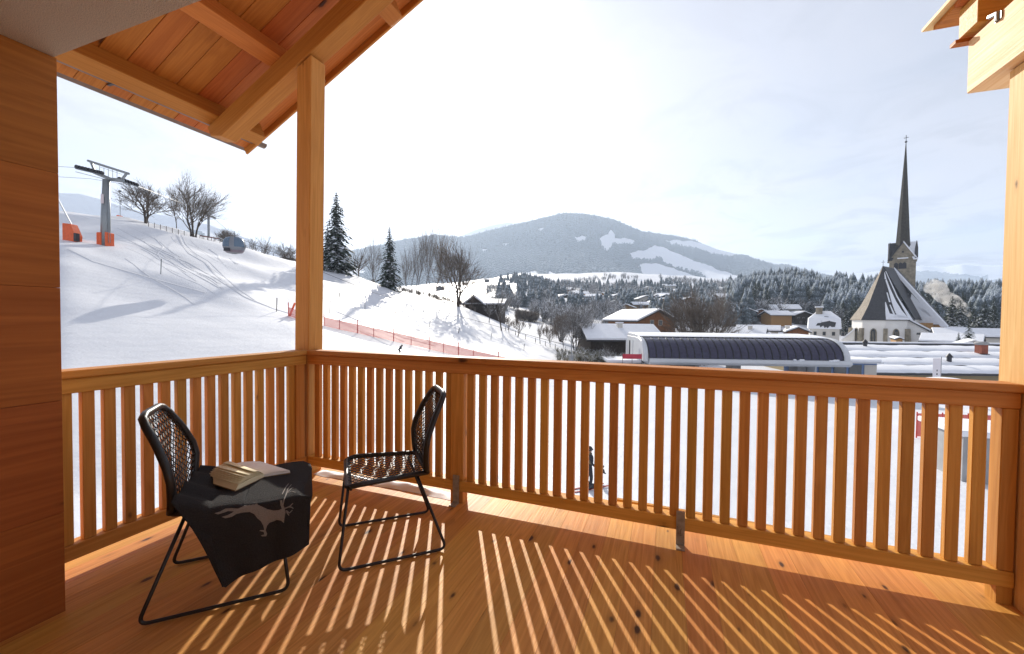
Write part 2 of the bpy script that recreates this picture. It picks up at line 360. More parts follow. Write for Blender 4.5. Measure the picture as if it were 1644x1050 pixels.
def np_mesh(name, v, f, mat_, smooth=False, parent=None, **kw):
    me = bpy.data.meshes.new(name); k = f.shape[1]
    me.vertices.add(len(v)); me.vertices.foreach_set('co', np.ascontiguousarray(v, np.float32).ravel())
    me.loops.add(f.size); me.loops.foreach_set('vertex_index', np.ascontiguousarray(f, np.int32).ravel())
    me.polygons.add(len(f)); me.polygons.foreach_set('loop_start', np.arange(0, f.size, k, dtype=np.int32))
    me.polygons.foreach_set('loop_total', np.full(len(f), k, np.int32)); me.update(calc_edges=True)
    return link(name, me, mat_, parent, smooth=smooth, **kw)
np_mesh('snow_ground', verts, fa[:, ::-1], mSnow, smooth=True, kind='structure')
def gz(x, y):
    a = math.atan2(x, y); r_ = max(2.01, math.hypot(x, y))
    j = min(max(np.searchsorted(AA, a)-1, 0), NA-2); i = min(max(np.searchsorted(lr, math.log(r_))-1, 0), NR-2)
    u = (a-AA[j])/(AA[j+1]-AA[j]); v = (math.log(r_)-lr[i])/(lr[1]-lr[0])
    return float((Z[i,j]*(1-u)+Z[i,j+1]*u)*(1-v)+(Z[i+1,j]*(1-u)+Z[i+1,j+1]*u)*v)+EYE.z
def spot(px, dep, sink=0):
    p = at(px, HP(px), dep); return Vector((p.x, p.y, gz(p.x, p.y)-sink))
def hit(px, py, far=400):
    """where the line of sight meets the ground"""
    d = ray(px, py); t = 6.0; pt = t
    while t < far:
        p = EYE+d*t
        if p.z < gz(p.x, p.y):
            lo, hi = pt, t
            for _ in range(20):
                m_ = (lo+hi)/2; p = EYE+d*m_
                if p.z < gz(p.x, p.y): hi = m_
                else: lo = m_
            return EYE+d*hi, hi
        pt = t; t *= 1.012
    return EYE+d*far, far
RZ = math.atan2(r0.y, r0.x)     # turns a thing's x axis along the picture

# ------------------------------------------------------------------ far mountains
def in_poly(x, y, poly):
    c = np.zeros(x.shape, bool); m_ = len(poly)
    for i in range(m_):
        x0, y0 = poly[i]; x1, y1 = poly[(i+1) % m_]
        cond = ((y0 > y) != (y1 > y)) & (x < (x1-x0)*(y-y0)/(y1-y0+1e-9)+x0); c ^= cond
    return c
q = 2.283
MEAD = [[(778,142),(808,128),(820,110),(835,125),(838,140),(880,142),(912,150),(905,165),(860,165),(835,160),(812,188),(795,180)],
 [(690,140),(715,133),(742,138),(720,158),(697,155)],
 [(890,195),(950,185),(985,168),(1050,190),(1130,225),(1200,250),(1300,285),(1280,312),(1200,312),(1140,270),(1060,250),(1020,235),(1005,215),(960,225),(900,215)],
 [(920,240),(985,232),(1060,255),(1140,285),(1200,312),(940,312),(935,265)],
 [(1020,150),(1100,150),(1180,165),(1310,205),(1230,210),(1130,180),(1050,165)],
 [(420,165),(450,158),(440,175)], [(345,185),(380,178),(360,190)], [(550,110),(580,102),(570,115)],
 [(400,295),(470,272),(550,262),(560,285),(600,262),(640,290),(700,300),(770,285),(850,292),(925,288),(945,330),(400,330)]]
MEAD = [[(620+x/q, 320+y/q) for x, y in p] for p in MEAD]
def noise2(x, y, seed=0):
    g = np.random.RandomState(seed); o = np.zeros_like(x); amp = 1
    for oc in range(5):
        for _ in range(5):
            a = g.uniform(0, 2*PI); k = 2**oc; o += amp*np.sin(k*(x*math.cos(a)+y*math.sin(a))+g.uniform(0, 6.28))
        amp *= .55
    return o/5
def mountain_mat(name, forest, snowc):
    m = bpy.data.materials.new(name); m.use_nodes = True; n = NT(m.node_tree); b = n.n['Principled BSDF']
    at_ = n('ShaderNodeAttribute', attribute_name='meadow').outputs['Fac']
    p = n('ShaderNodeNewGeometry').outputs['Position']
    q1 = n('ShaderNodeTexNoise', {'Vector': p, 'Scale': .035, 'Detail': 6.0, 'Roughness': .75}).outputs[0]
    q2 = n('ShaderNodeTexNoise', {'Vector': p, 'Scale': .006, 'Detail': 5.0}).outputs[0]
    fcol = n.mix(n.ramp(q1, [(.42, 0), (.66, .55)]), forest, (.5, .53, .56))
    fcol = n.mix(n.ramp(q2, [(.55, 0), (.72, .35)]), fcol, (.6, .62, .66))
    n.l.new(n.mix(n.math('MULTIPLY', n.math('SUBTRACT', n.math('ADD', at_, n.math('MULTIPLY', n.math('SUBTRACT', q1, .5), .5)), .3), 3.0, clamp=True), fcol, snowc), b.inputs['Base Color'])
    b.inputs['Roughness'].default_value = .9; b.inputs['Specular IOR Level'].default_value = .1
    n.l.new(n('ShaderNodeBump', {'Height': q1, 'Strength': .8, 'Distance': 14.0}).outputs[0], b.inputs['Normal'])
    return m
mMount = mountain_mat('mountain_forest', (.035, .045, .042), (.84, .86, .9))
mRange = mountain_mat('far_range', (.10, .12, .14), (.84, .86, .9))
RID = {}
def ridge_mesh(name, ridge, base_y, d0, d1, mat_, nu, nv, rough_px, dn, meadf, back=900, seed=3, power=.8):
    xs = np.linspace(ridge[0][0], ridge[-1][0], nu); ry = np.interp(xs, *zip(*ridge))
    ry = ry+noise2(xs*.03, xs*0, seed)*rough_px
    V = []; ME = []
    P2 = []
    for j in range(nv+1):
        t = j/nv; py = base_y+(xs-900)*math.tan(ROLL)*.3+(ry-base_y)*t if base_y else ry
        ng = noise2(xs*.02+t*2.0, t*5+xs*.004, seed+1)
        dep = d0+(d1-d0)*t**power+dn*ng*math.sin(PI*min(t*1.02, 1))*t
        X = np.stack([EYE[i]+(cR[i]*((xs-822)/FPX)-cU[i]*((py-525)/FPX)+cF[i])*dep for i in range(3)], -1)
        V.append(X); ME.append(meadf(xs, py, t)); P2.append(dep)
    for kk in (1, 2, 3):   # the far side of the ridge falls away
        X = V[nv].copy(); ex = np.array([cF.x, cF.y, 0])*back*kk; X = X+ex; X[:, 2] -= (X[:, 2]-0)*.33*kk*.9; V.append(X); ME.append(ME[nv])
    n_ = len(V); V = np.array(V); ME = np.array(ME).astype(np.float32)
    ii = np.arange(n_*nu).reshape(n_, nu)
    F = np.stack([ii[:-1, :-1], ii[:-1, 1:], ii[1:, 1:], ii[1:, :-1]], -1).reshape(-1, 4)
    o = np_mesh(name, V.reshape(-1, 3), F, mat_, smooth=True, kind='structure')
    at_ = o.data.attributes.new('meadow', 'FLOAT', 'POINT'); at_.data.foreach_set('value', ME.ravel())
    return o, V, ME, xs
def mead_main(x, py, t):
    m = np.zeros(x.shape)
    jx = x+noise2(x*.25, py*.3, 11)*2.2; jy = py+noise2(x*.3, py*.3, 12)*1.6
    for p in MEAD: m = np.maximum(m, in_poly(jx, jy, p))
    return m
main_ridge = [(520,420),(560,405),(600,396),(650,385),(700,378),(745,382),(780,372),(820,362),(870,350),(905,341.5),(940,343),(985,352),(1030,371),(1080,378),(1115,385),(1150,399),(1200,411),(1245,425),(1262,424),(1300,436),(1335,444),(1400,462),(1460,480)]
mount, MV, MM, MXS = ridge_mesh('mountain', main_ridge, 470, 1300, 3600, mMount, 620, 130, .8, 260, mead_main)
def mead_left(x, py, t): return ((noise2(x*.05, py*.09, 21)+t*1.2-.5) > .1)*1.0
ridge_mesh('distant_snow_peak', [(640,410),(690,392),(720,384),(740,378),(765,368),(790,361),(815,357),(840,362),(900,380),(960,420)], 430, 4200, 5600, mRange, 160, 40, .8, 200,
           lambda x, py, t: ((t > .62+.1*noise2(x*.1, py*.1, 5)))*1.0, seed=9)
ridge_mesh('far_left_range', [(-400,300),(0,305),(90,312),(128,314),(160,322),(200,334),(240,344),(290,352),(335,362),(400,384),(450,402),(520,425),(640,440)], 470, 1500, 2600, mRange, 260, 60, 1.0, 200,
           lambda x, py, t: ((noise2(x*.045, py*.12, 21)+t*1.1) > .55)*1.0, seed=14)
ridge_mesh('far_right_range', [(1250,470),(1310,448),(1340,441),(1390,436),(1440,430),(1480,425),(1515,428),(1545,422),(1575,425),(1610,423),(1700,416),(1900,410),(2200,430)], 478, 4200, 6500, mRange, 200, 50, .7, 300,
           lambda x, py, t: ((noise2(x*.05, py*.11, 31)+t*2.2) > 1.35)*1.0, seed=19)

hz = bpy.data.materials.new('haze'); hz.use_nodes = True; n = NT(hz.node_tree); n.n.clear()
hv_ = n('ShaderNodeVolumePrincipled', {'Color': (.66, .80, 1.0, 1), 'Density': 1.25e-4, 'Anisotropy': .35})
n.l.new(hv_.outputs[0], n('ShaderNodeOutputMaterial').inputs['Volume'])
MB().box(-9300, 9300, -9300, 9300, -32, 1560).build('haze', hz, None, kind='stuff')

# ------------------------------------------------------------------ trees
def conifer_far(nseg=5, tiers=4):
    v = []; f = []
    for k in range(tiers):
        z0 = .06+.8*k/tiers; z1 = z0+.42*(1-k/tiers*.3); r_ = .21*(1-k/tiers)**.9+.035
        b = len(v); v.append((0, 0, min(z1, 1)))
        for i in range(nseg):
            a = 2*PI*i/nseg+k*.7; v.append((r_*math.cos(a), r_*math.sin(a), z0))
        f += [(b, b+1+i, b+1+(i+1) % nseg) for i in range(nseg)]
    return np.array(v), np.array(f)
def bare_far(g, nb=22):
    v = []; f = []
    for k in range(nb):
        a = g.uniform(0, 2*PI); z0 = g.uniform(.15, .55); z1 = min(1, z0+g.uniform(.25, .5)); r_ = g.uniform(.12, .36)*(1-abs(z1-.65)*.8)
        p0 = np.array([0, 0, z0]); p1 = np.array([r_*math.cos(a), r_*math.sin(a), z1]); w = .012
        b = len(v); t = np.array([-math.sin(a), math.cos(a), 0])*w
        v += list(map(tuple, [p0+t, p0-t, p1])); f.append((b, b+1, b+2))
        for m_ in range(3):
            q0 = p0+(p1-p0)*g.uniform(.3, .9); q1 = q0+np.array([g.uniform(-.16, .16), g.uniform(-.16, .16), g.uniform(.05, .2)]); b = len(v)
            v += list(map(tuple, [q0+t*.7, q0-t*.7, q1])); f.append((b, b+1, b+2))
    b = len(v); v += [(.02, 0, 0), (-.02, 0, 0), (0, .02, 0), (0, 0, .8)]; f += [(b, b+1, b+3), (b+1, b+2, b+3), (b+2, b, b+3)]
    return np.array(v), np.array(f)
def scatter(name, tv, tf, pos, hts, mat_, wid=1.0, **kw):
    pos = np.asarray(pos); hts = np.asarray(hts); m_ = len(pos); a = rs.uniform(0, 2*PI, m_); w = hts*rs.uniform(.8, 1.2, m_)*wid
    ca, sa = np.cos(a), np.sin(a)
    x = tv[None, :, 0]*w[:, None]; y = tv[None, :, 1]*w[:, None]
    V = np.stack([x*ca[:, None]-y*sa[:, None]+pos[:, None, 0], x*sa[:, None]+y*ca[:, None]+pos[:, None, 1], tv[None, :, 2]*hts[:, None]+pos[:, None, 2]], -1)
    F = tf[None]+np.arange(m_)[:, None, None]*len(tv)
    return np_mesh(name, V.reshape(-1, 3), F.reshape(-1, 3), mat_, kind='stuff', **kw)
# forest on the mountain
cv1, cf1 = conifer_far(4, 2)
N_ = 42000; rows = MV.shape[0]-4
jj = rs.uniform(0, 1, N_)**.8*(rows-1); ii = rs.uniform(0, MV.shape[1]-2, N_)
J = jj.astype(int); I = ii.astype(int); fu = (ii-I)[:, None]; fv = (jj-J)[:, None]
Pm = (MV[J, I]*(1-fu)+MV[J, I+1]*fu)*(1-fv)+(MV[J+1, I]*(1-fu)+MV[J+1, I+1]*fu)*fv
mm = np.maximum(MM[J, I], MM[J+1, I]) ; grove = noise2(Pm[:, 0]*.012, Pm[:, 1]*.012, 44) > 1.0
keep = (mm < .5) | (grove & (rs.rand(N_) < .35))
Pm = Pm[keep]; scatter('mountain_forest', cv1, cf1, Pm-np.array([0, 0, 1.5]), rs.uniform(14, 30, len(Pm)), mFirFar, 1.3)

# detailed conifer: whorls of drooping boughs made of needle sprays
def conifer_mesh(seed, h=1.0, w=.2, whorls=34, per=11):
    g = random.Random(seed); V = []; F = []
    for k in range(whorls):
        t = k/(whorls-1); z = .05+.93*t; L = w*((1-t)**.85)*g.uniform(.8, 1.1)+.012
        nb = max(4, int(per*(1-t*.55)))
        for i in range(nb):
            a = 2*PI*(i+g.random()*.8)/nb+k; l = L*g.uniform(.65, 1.15); dr = .32+.25*(1-t)
            ca, sa = math.cos(a), math.sin(a)
            steps = 4
            for s_ in range(steps):
                f0, f1 = s_/steps, (s_+1)/steps
                wd = l*.30*(1-f0*.55); z0 = z-dr*l*f0**1.3+.05*l; z1 = z-dr*l*f1**1.3+.05*l*(1-f1)
                for sgn in (-1, 1):
                    b = len(V)
                    jx = g.uniform(.6, 1.2)
                    V += [(ca*l*f0, sa*l*f0, z0+.012*h), (ca*l*f1*1.05, sa*l*f1*1.05, z1),
                          (ca*l*(f0+.12)-sa*sgn*wd*jx, sa*l*(f0+.12)+ca*sgn*wd*jx, z0-.28*wd-.01*g.random())]
                    F.append((b, b+1, b+2) if sgn < 0 else (b, b+2, b+1))
    return V, F
CON = []
for s_, w_ in ((1, .2), (2, .17), (3, .24)):
    V, F = conifer_mesh(s_, w=w_); me = bpy.data.meshes.new('crown'); me.from_pydata(V, [], F); me.materials.append(mFir)
    t_ = MB().tube([(0, 0, -.05), (0, 0, .5), (0, 0, .98)], [.018, .01, .002], 6); mt = bpy.data.meshes.new('trunk'); mt.from_pydata(t_.v, [], t_.f); mt.materials.append(mBark)
    CON.append((me, mt))
def conifer(loc, h, kind=0, wid=1.0, label=None, group=None, name='spruce_tree', mat_=None):
    r_ = empty(name, loc, random.uniform(0, 6.28), label, 'tree', group); r_.scale = (h*wid, h*wid, h)
    link('crown', CON[kind][0], None, r_); link('trunk', CON[kind][1], None, r_)
    return r_
def bare_mesh(seed, trunks=1, spread=.5, levels=5, up=.35, fork=3, twigr=.0011, lean=.12, r0_=.018, start=.22, tl=.48, n0=7):
    g = random.Random(seed); tr = MB(); br = MB()
    def grow(p, d, L, r_, lev):
        nseg = 6 if lev == 0 else (3 if lev < 2 else 2); pts = [p]; dd = d.copy(); q_ = p.copy()
        for i in range(nseg):
            dd = (dd+Vector((g.gauss(0, .12), g.gauss(0, .12), g.gauss(0, .08)+up*.12))).normalized(); q_ = q_+dd*(L/nseg); pts.append(q_.copy())
        (tr if lev == 0 else br).tube(pts, max(r_, twigr), 5 if lev == 0 else 3, caps=False, r2=max(r_*.6, twigr*.8))
        if lev >= levels: return
        nchild = n0 if lev == 0 else fork+(g.random() < .5)
        for i in range(nchild):
            f = g.uniform(.3, 1.0) if lev else start+(1-start)*(i+g.random())/n0; f = min(f, 1)
            k = min(int(f*nseg), nseg-1); b = pts[k].lerp(pts[k+1], f*nseg-k)
            ax = Vector((g.gauss(0, 1), g.gauss(0, 1), g.gauss(0, .4))).normalized(); ax = (ax-dd*ax.dot(dd)).normalized()
            nd = (dd*g.uniform(.7, 1.1)+ax*g.uniform(spread*.6, spread*1.5)+Vector((0, 0, up*.4))).normalized()
            grow(b, nd, L*g.uniform(.58, .82)*((.95-.35*f) if lev == 0 else 1), r_*g.uniform(.45, .62)*(1-.4*f*(lev == 0)), lev+1)
        grow(pts[-1], dd, L*(.5 if lev == 0 else .72), r_*.6, lev+1)
    for k in range(trunks):
        a = 2*PI*k/max(trunks, 1)+g.random(); o = .03*(trunks > 1)
        grow(Vector((math.cos(a)*o, math.sin(a)*o, -.02)), Vector((math.cos(a)*lean*(trunks > 1), math.sin(a)*lean*(trunks > 1), 1)).normalized(), tl*g.uniform(.85, 1.1), r0_/math.sqrt(trunks), 0)
    zz = max(v[2] for v in br.v); s_ = 1/zz
    out = []
    for m_, nm, ma in ((br, 'branches', mTwig), (tr, 'trunk', mBark)):
        me = bpy.data.meshes.new(nm); me.from_pydata([(x*s_, y*s_, z*s_) for x, y, z in m_.v], [], m_.f); me.materials.append(ma); out.append(me)
    return out
BARE = {'round': bare_mesh(11, 2, .75, 4, .25, 3, .0006, .14, .028, .25, .45, 9), 'tall': bare_mesh(12, 1, .55, 4, .45, 3, .0006, .1, .016, .25, .6, 9),
        'multi': bare_mesh(5, 8, .65, 4, .3, 3, .0010, .42, .045, .25, .45, 5), 'small': bare_mesh(14, 1, .75, 3, .3, 3, .0016, .1, .02, .3, .45, 8),
        'birch': bare_mesh(15, 1, .45, 3, .5, 3, .0008, .1, .010, .3, .8, 12), 'three': bare_mesh(16, 3, .6, 4, .4, 3, .0006, .2, .03, .25, .52, 8)}
def bare(loc, h, kind, wid=1.0, label=None, group=None, name='bare_tree', tw=None):
    r_ = empty(name, loc, random.uniform(0, 6.28), label, 'tree', group); r_.scale = (h*wid, h*wid, h)
    a, b = BARE[kind]
    o = link('branches', a, None, r_); link('trunk', b, None, r_)
    if tw:
        o.material_slots[0].link = 'OBJECT'; o.material_slots[0].material = tw
    return r_
px2m = lambda hp, dep: hp*dep/FPX

# left crest
bare(spot(235, 90, .3), px2m(78, 90), 'round', 1.15, 'broad leafless tree with twin trunks standing just right of the lift pylon')
bare(spot(312, 92, .3), px2m(104, 92), 'three', .95, 'tallest leafless tree on the slope, with three slender trunks')
bare(spot(146, 125, 2.5), px2m(50, 125), 'small', 1.0, 'small leafless tree on the skyline left of the lift pylon')
bare(spot(285, 96, .3), px2m(80, 96), 'tall', .7, 'thin leaning leafless tree beside the three-trunked tree')
for i, (x, d, h, k, lb) in enumerate(((365, 106, 42, 'multi', 'bushy leafless tree on the crest above the cable car cabin'), (403, 108, 46, 'small', 'small leafless tree on the crest, right of the cable car cabin'),
        (428, 108, 52, 'tall', 'narrow leafless tree on the crest between cabin and post'), (461, 108, 42, 'round', 'low round leafless tree beside the dark hut'))):
    bare(spot(x, d, .5), px2m(h, d), k, 1.0, lb)
conifer(spot(540, 100, .3), px2m(128, 100), 2, 1.15, 'tall dark spruce beside the corner post of the balcony')
conifer(spot(526, 108, .3), px2m(70, 108), 0, 1.1, 'shorter spruce half hidden behind the corner post')
conifer(spot(625, 100, .3), px2m(102, 100), 0, 1.15, 'snow-dusted spruce standing alone halfway down the slope edge')
for x, d, h, k, w_, lb in ((578, 112, 62, 'small', .9, 'leafless tree just right of the tall dark spruce'), (556, 112, 45, 'small', .8, 'low leafless tree at the foot of the tall spruce'),
        (600, 115, 90, 'tall', .6, 'thin pale leafless tree behind the lone spruce'), (652, 112, 82, 'tall', .5, 'slim leafless tree right behind the lone spruce'),
        (735, 101, 118, 'round', .78, 'big round-crowned leafless tree at the lower end of the row'), (757, 108, 62, 'tall', .7, 'leaning leafless tree beside the big round-crowned one'),
        (806, 90, 82, 'small', .7, 'snow-laden leafless tree in front of the barn'), (785, 95, 40, 'small', .8, 'small white-frosted tree before the barn wall'),
        (831, 88, 40, 'small', 1.0, 'little spreading fruit tree right of the barn'), (818, 90, 34, 'small', .7, 'little upright fruit tree right of the barn'),
        (868, 84, 44, 'small', .7, 'small leafless tree beside the lane'), (884, 82, 48, 'tall', .9, 'forked leafless tree beside the lane'), (901, 100, 55, 'multi', .8, 'brushy leafless tree behind the lane')):
    bare(spot(x, d, .3), px2m(h, d), k, w_, lb, tw=mTwigB if 'frost' in lb or 'laden' in lb else None)
for i, (x, h, w_) in enumerate(((661, 96, .35), (672, 105, .35), (684, 120, .38), (690, 116, .3), (700, 112, .45), (712, 108, .42), (722, 118, .4), (668, 70, .5))):
    bare(spot(x, 102+i % 3*2, .3), px2m(h*1.15, 103), 'birch', w_*1.4, '%s birch trunk of the row, counting right from the lone spruce' % ('first', 'third', 'fourth, brown-twigged', 'fifth, slightly thinner', 'sixth, golden-twigged', 'seventh', 'last, golden-twigged', 'second and shortest')[i], 'birches in a row on the slope edge', 'birch_tree', mTwigR if i in (4, 6) else None)
bare(spot(1126, 78, .3), px2m(142, 78), 'multi', .9, 'large many-stemmed leafless tree right behind the glass lift station')
for x, d, h, k, lb in ((925, 78, 92, 'three', 'frosted grey tree left of the long white-roofed house'), (905, 84, 52, 'tall', 'frosted tree by the lane left of the long white-roofed house'),
                    (948, 84, 84, 'tall', 'tall thin tree over the left end of the white-roofed house'), (978, 62, 46, 'small', 'frosted tree before the dark wall of the white-roofed house')):
    bare(spot(x, d, .3), px2m(h, d), k, .8, lb, tw=mTwigB)
# thicket and hedges (nobody could count these)
bf, bff = bare_far(np.random.RandomState(3), 40)
pts = []; hs = []
for _ in range(240):
    x = rs.uniform(895, 1032); d = rs.uniform(62, 74); p = spot(x, d); pts.append(tuple(p)); hs.append(rs.uniform(.8, 2.0)*(1.2 if x > 930 else .7))
scatter('roadside_thicket', bf, bff, pts, hs, mShrub, 1.6)
pts = []; hs = []
for _ in range(120):
    x = rs.uniform(118, 170); d = rs.uniform(106, 125); p = spot(x, d, 1); pts.append(tuple(p)); hs.append(rs.uniform(3, 6))
for _ in range(60):
    x = rs.uniform(560, 900); d = rs.uniform(112, 135); p = spot(x, d, .3); pts.append(tuple(p)); hs.append(rs.uniform(1.5, 4))
for _ in range(60):
    x = rs.uniform(640, 765); d = rs.uniform(103, 108); p = spot(x, d, .2); pts.append(tuple(p)); hs.append(rs.uniform(.8, 2))
for _ in range(100):
    x = rs.uniform(828, 862); d = rs.uniform(185, 200); p = spot(x, d, .3); pts.append(tuple(p)); hs.append(rs.uniform(3, 6))
scatter('slope_bushes', bf, bff, pts, hs, mTwig, 1.4)
# valley woods: grey bare woods on the left of the village, conifers on the right hill
bf2, bff2 = bare_far(np.random.RandomState(5), 26)
def cloud(nm, n_, xr, dr, hr, cond=None, tv=bf2, tf=bff2, ma=mTwigB, wid=1.2, sk=.5):
    P, H = [], []
    while len(P) < n_:
        x = rs.uniform(*xr); d = math.exp(rs.uniform(math.log(dr[0]), math.log(dr[1])))
        if cond and not cond(x, d): continue
        P.append(tuple(spot(x, d, sk))); H.append(rs.uniform(*hr))
    return scatter(nm, tv, tf, P, H, ma, wid)
nf = lambda x, d, s_=1.0: noise.noise(Vector((x*.02*s_, math.log(d)*4*s_, 3.3)))
cloud('valley_woods', 2000, (780, 1330), (240, 900), (7, 14), lambda x, d: nf(x, d) > .02+.25*(x < 880))
cloud('river_bank_trees', 380, (850, 1000), (150, 300), (6, 12), lambda x, d: nf(x, d) > -.15 and x > 1030-d*.8)
cv2, cf2 = conifer_far(6, 5)
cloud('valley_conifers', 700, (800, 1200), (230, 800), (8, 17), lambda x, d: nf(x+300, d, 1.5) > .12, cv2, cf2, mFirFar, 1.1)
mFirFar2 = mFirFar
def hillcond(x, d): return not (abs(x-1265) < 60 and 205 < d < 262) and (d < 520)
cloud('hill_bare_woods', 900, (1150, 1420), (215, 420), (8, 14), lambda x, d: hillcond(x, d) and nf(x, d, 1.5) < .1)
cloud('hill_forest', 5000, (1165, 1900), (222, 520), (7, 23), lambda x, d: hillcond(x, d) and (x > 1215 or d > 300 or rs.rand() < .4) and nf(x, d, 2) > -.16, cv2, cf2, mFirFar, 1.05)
for i in range(130):
    x = rs.uniform(1180, 1600); d = rs.uniform(200, 300)
    if 1195 < x < 1340 and d < 250: x += 150
    if x > 1600: continue
    conifer(spot(x, d, .5), rs.uniform(12, 22), i % 3, 1.2, 'frosted spruce in the front ranks of the wood behind the church', 'spruces in front of the wooded hill')

# ------------------------------------------------------------------ houses
def gable_house(loc, rz, w, l, hw, pitch, wallm, label, cat='house', group=None, over=.7, name='house', win=(), roofm=None, snow=.28, gable_m=None, chim=None, fl=0):
    """ridge runs along local y, gable faces -y; w across, l along"""
    r_ = empty(name, loc, rz, label, cat, group)
    rise = math.tan(R(pitch))*w/2; b = MB()
    b.prism([(-w/2, -6), (w/2, -6), (w/2, hw), (0, hw+rise), (-w/2, hw)], 1, 0, l); b.build('wall', wallm, r_)
    ov = over; tn = math.tan(R(pitch))
    def slab(z, t, ex, side):
        x0 = 0; x1 = side*(w/2+ex); z0 = hw+rise+z; z1 = z0-tn*abs(x1)
        return [(x0, z0), (x1, z1), (x1, z1+t), (x0, z0+t)]
    rf = None
    for sd_ in (-1, 1):
        m_ = MB().prism(slab(.02, .18, ov, sd_), 1, -ov, l+ov)
        rf = m_.build('roof', roofm or mDark, r_)
        if snow:
            sp = slab(.22, snow, ov-.08, sd_); MB().prism(sp, 1, -ov+.1, l+ov-.1).build('snow_cover', mRoofSnow, rf, bevel=.08)
    for (x, z, ww, hh) in win:
        f = MB().box(x-ww/2-.1, x+ww/2+.1, -.1, -.01, z-.1, z+hh+.1).build('window', mFrameW, r_)
        for sx in (-1, 1):
            MB().box(x+min(0, sx*(ww/2))+.03, x+max(0, sx*ww/2)-.03, -.14, -.105, z, z+hh).build('pane', mPane, f)
    if fl:
        for k in range(1, fl+1):
            z = hw*k/(fl+1)
            MB().box(-w/2-.1, w/2+.1, -1.1, -.02, z-.08, z+.0).box(-w/2-.1, w/2+.1, -1.12, -1.02, z+.02, z+.85).build('balcony', mDarkWood if k % 2 else mChalet, r_)
    if chim:
        cx, cy = chim; zc_ = hw+rise-tn*abs(cx)
        c = MB().box(cx-.45, cx+.45, cy-.45, cy+.45, zc_-.3, zc_+1.3).build('chimney', mPlaster, r_)
        MB().box(cx-.6, cx+.6, cy-.6, cy+.6, zc_+1.31, zc_+1.5).build('chimney_cap', mRoofSnow, c)
    return r_
# barn on the saddle
p = spot(776, 112); p.z = at(776, 505, 112).z
d_ = 112; w_ = px2m(58, d_)
b_ = empty('barn', p, RZ-.12, 'weathered dark timber barn with a snowy roof behind the row of trees', 'barn')
hw = px2m(17, d_)
MB().box(-w_/2, w_/2, 0, 8, -3, hw).build('wall', mDarkWood, b_)
for k in range(26):
    x = -w_/2+w_*(k+.5)/26; MB().box(x-w_/52*.85, x+w_/52*.85, -.06, -.005, 0, hw-.05).build('plank', mDarkWood, b_)
rz_ = hw+px2m(6, d_)
for a, c in (((-w_/2-.8, -1, hw-.3), (0, 4, rz_)), ):
    pass
rf = MB().hexa([(-w_/2-1, -1.2, hw-.35), (w_/2+1, -1.2, hw-.35), (w_/2+1, 4, rz_), (-w_/2-1, 4, rz_), (-w_/2-1, -1.2, hw-.15), (w_/2+1, -1.2, hw-.15), (w_/2+1, 4, rz_+.2), (-w_/2-1, 4, rz_+.2)]).build('roof', mDarkWood, b_)
MB().hexa([(-w_/2-.9, -1.0, hw-.12), (w_/2+.9, -1.0, hw-.12), (w_/2+.9, 4, rz_+.22), (-w_/2-.9, 4, rz_+.22), (-w_/2-.9, -1.0, hw+.25), (w_/2+.9, -1.0, hw+.25), (w_/2+.9, 4, rz_+.6), (-w_/2-.9, 4, rz_+.6)]).build('snow_cover', mRoofSnow, rf)
gx = -w_/4
g_ = MB().prism([(gx-2.8, hw-.2), (gx+2.8, hw-.2), (gx, hw+1.9)], 1, -1.0, 3).build('dormer', mDarkWood, b_)
for s_ in (-1, 1): MB().prism([(gx, hw+2.0), (gx+s_*3.3, hw-.35), (gx+s_*3.3, hw-.05), (gx, hw+2.4)], 1, -1.5, 3).build('snow_cover', mRoofSnow, g_)
# small dark hut near the post, red board fence on the crest
p = spot(463, 112); b_ = empty('hut', p, RZ+.3, 'small dark timber hut on the crest beside the post', 'hut')
MB().box(-1.6, 1.6, -1.5, 1.5, -1, 2.6).build('wall', mDarkWood, b_); MB().prism([(-2, 2.55), (2, 2.55), (0, 3.5)], 1, -1.9, 1.9).build('roof', mRoofSnow, b_)
a_, c_ = spot(322, 92), spot(352, 96)
t_ = empty('board_fence', a_, 0, 'low dark red board fence on the crest below the tallest leafless tree', 'fence')
for k in range(5):
    p0 = a_.lerp(c_, k/5)-a_; p1 = a_.lerp(c_, (k+1)/5-.02)-a_
    MB().tube([p0+Vector((0, 0, .7)), p1+Vector((0, 0, .7))], .14, 4).build('board', mat('red_boards%d' % k, (.2, .05, .035), .8), t_)
    MB().tube([p0, p0+Vector((0, 0, .9))], .05, 5).build('post', mDarkWood, t_)
# wire fence along the crest
t_ = empty('pasture_fence', spot(235, 84), 0, 'thin post and wire fence running down the crest from the broad leafless tree', 'fence'); o0 = t_.location.copy(); prev = None
for k in range(22):
    p = spot(240+k*9.5, 86+k*.7)-o0; MB().tube([p, p+Vector((0, 0, 1.1))], .05, 4).build('post', mDarkWood, t_)
    if prev is not None: MB().tube([prev+Vector((0, 0, .9)), p+Vector((0, 0, .9))], .02, 3).build('wire', mZinc, t_)
    prev = p
# wooden rail along the lane
o0 = spot(850, 72); t_ = empty('lane_fence', o0, 0, 'snow-capped rail fence along the lane beneath the thicket', 'fence'); prev = None
for k in range(15):
    p = spot(812+k*16, 92-k*2.4)-o0; MB().tube([p, p+Vector((0, 0, 1.0))], .07, 4).build('post', mDarkWood, t_)
    if prev is not None:
        MB().tube([prev+Vector((0, 0, .8)), p+Vector((0, 0, .8))], .07, 4).build('rail', mRoofSnow, t_)
    prev = p

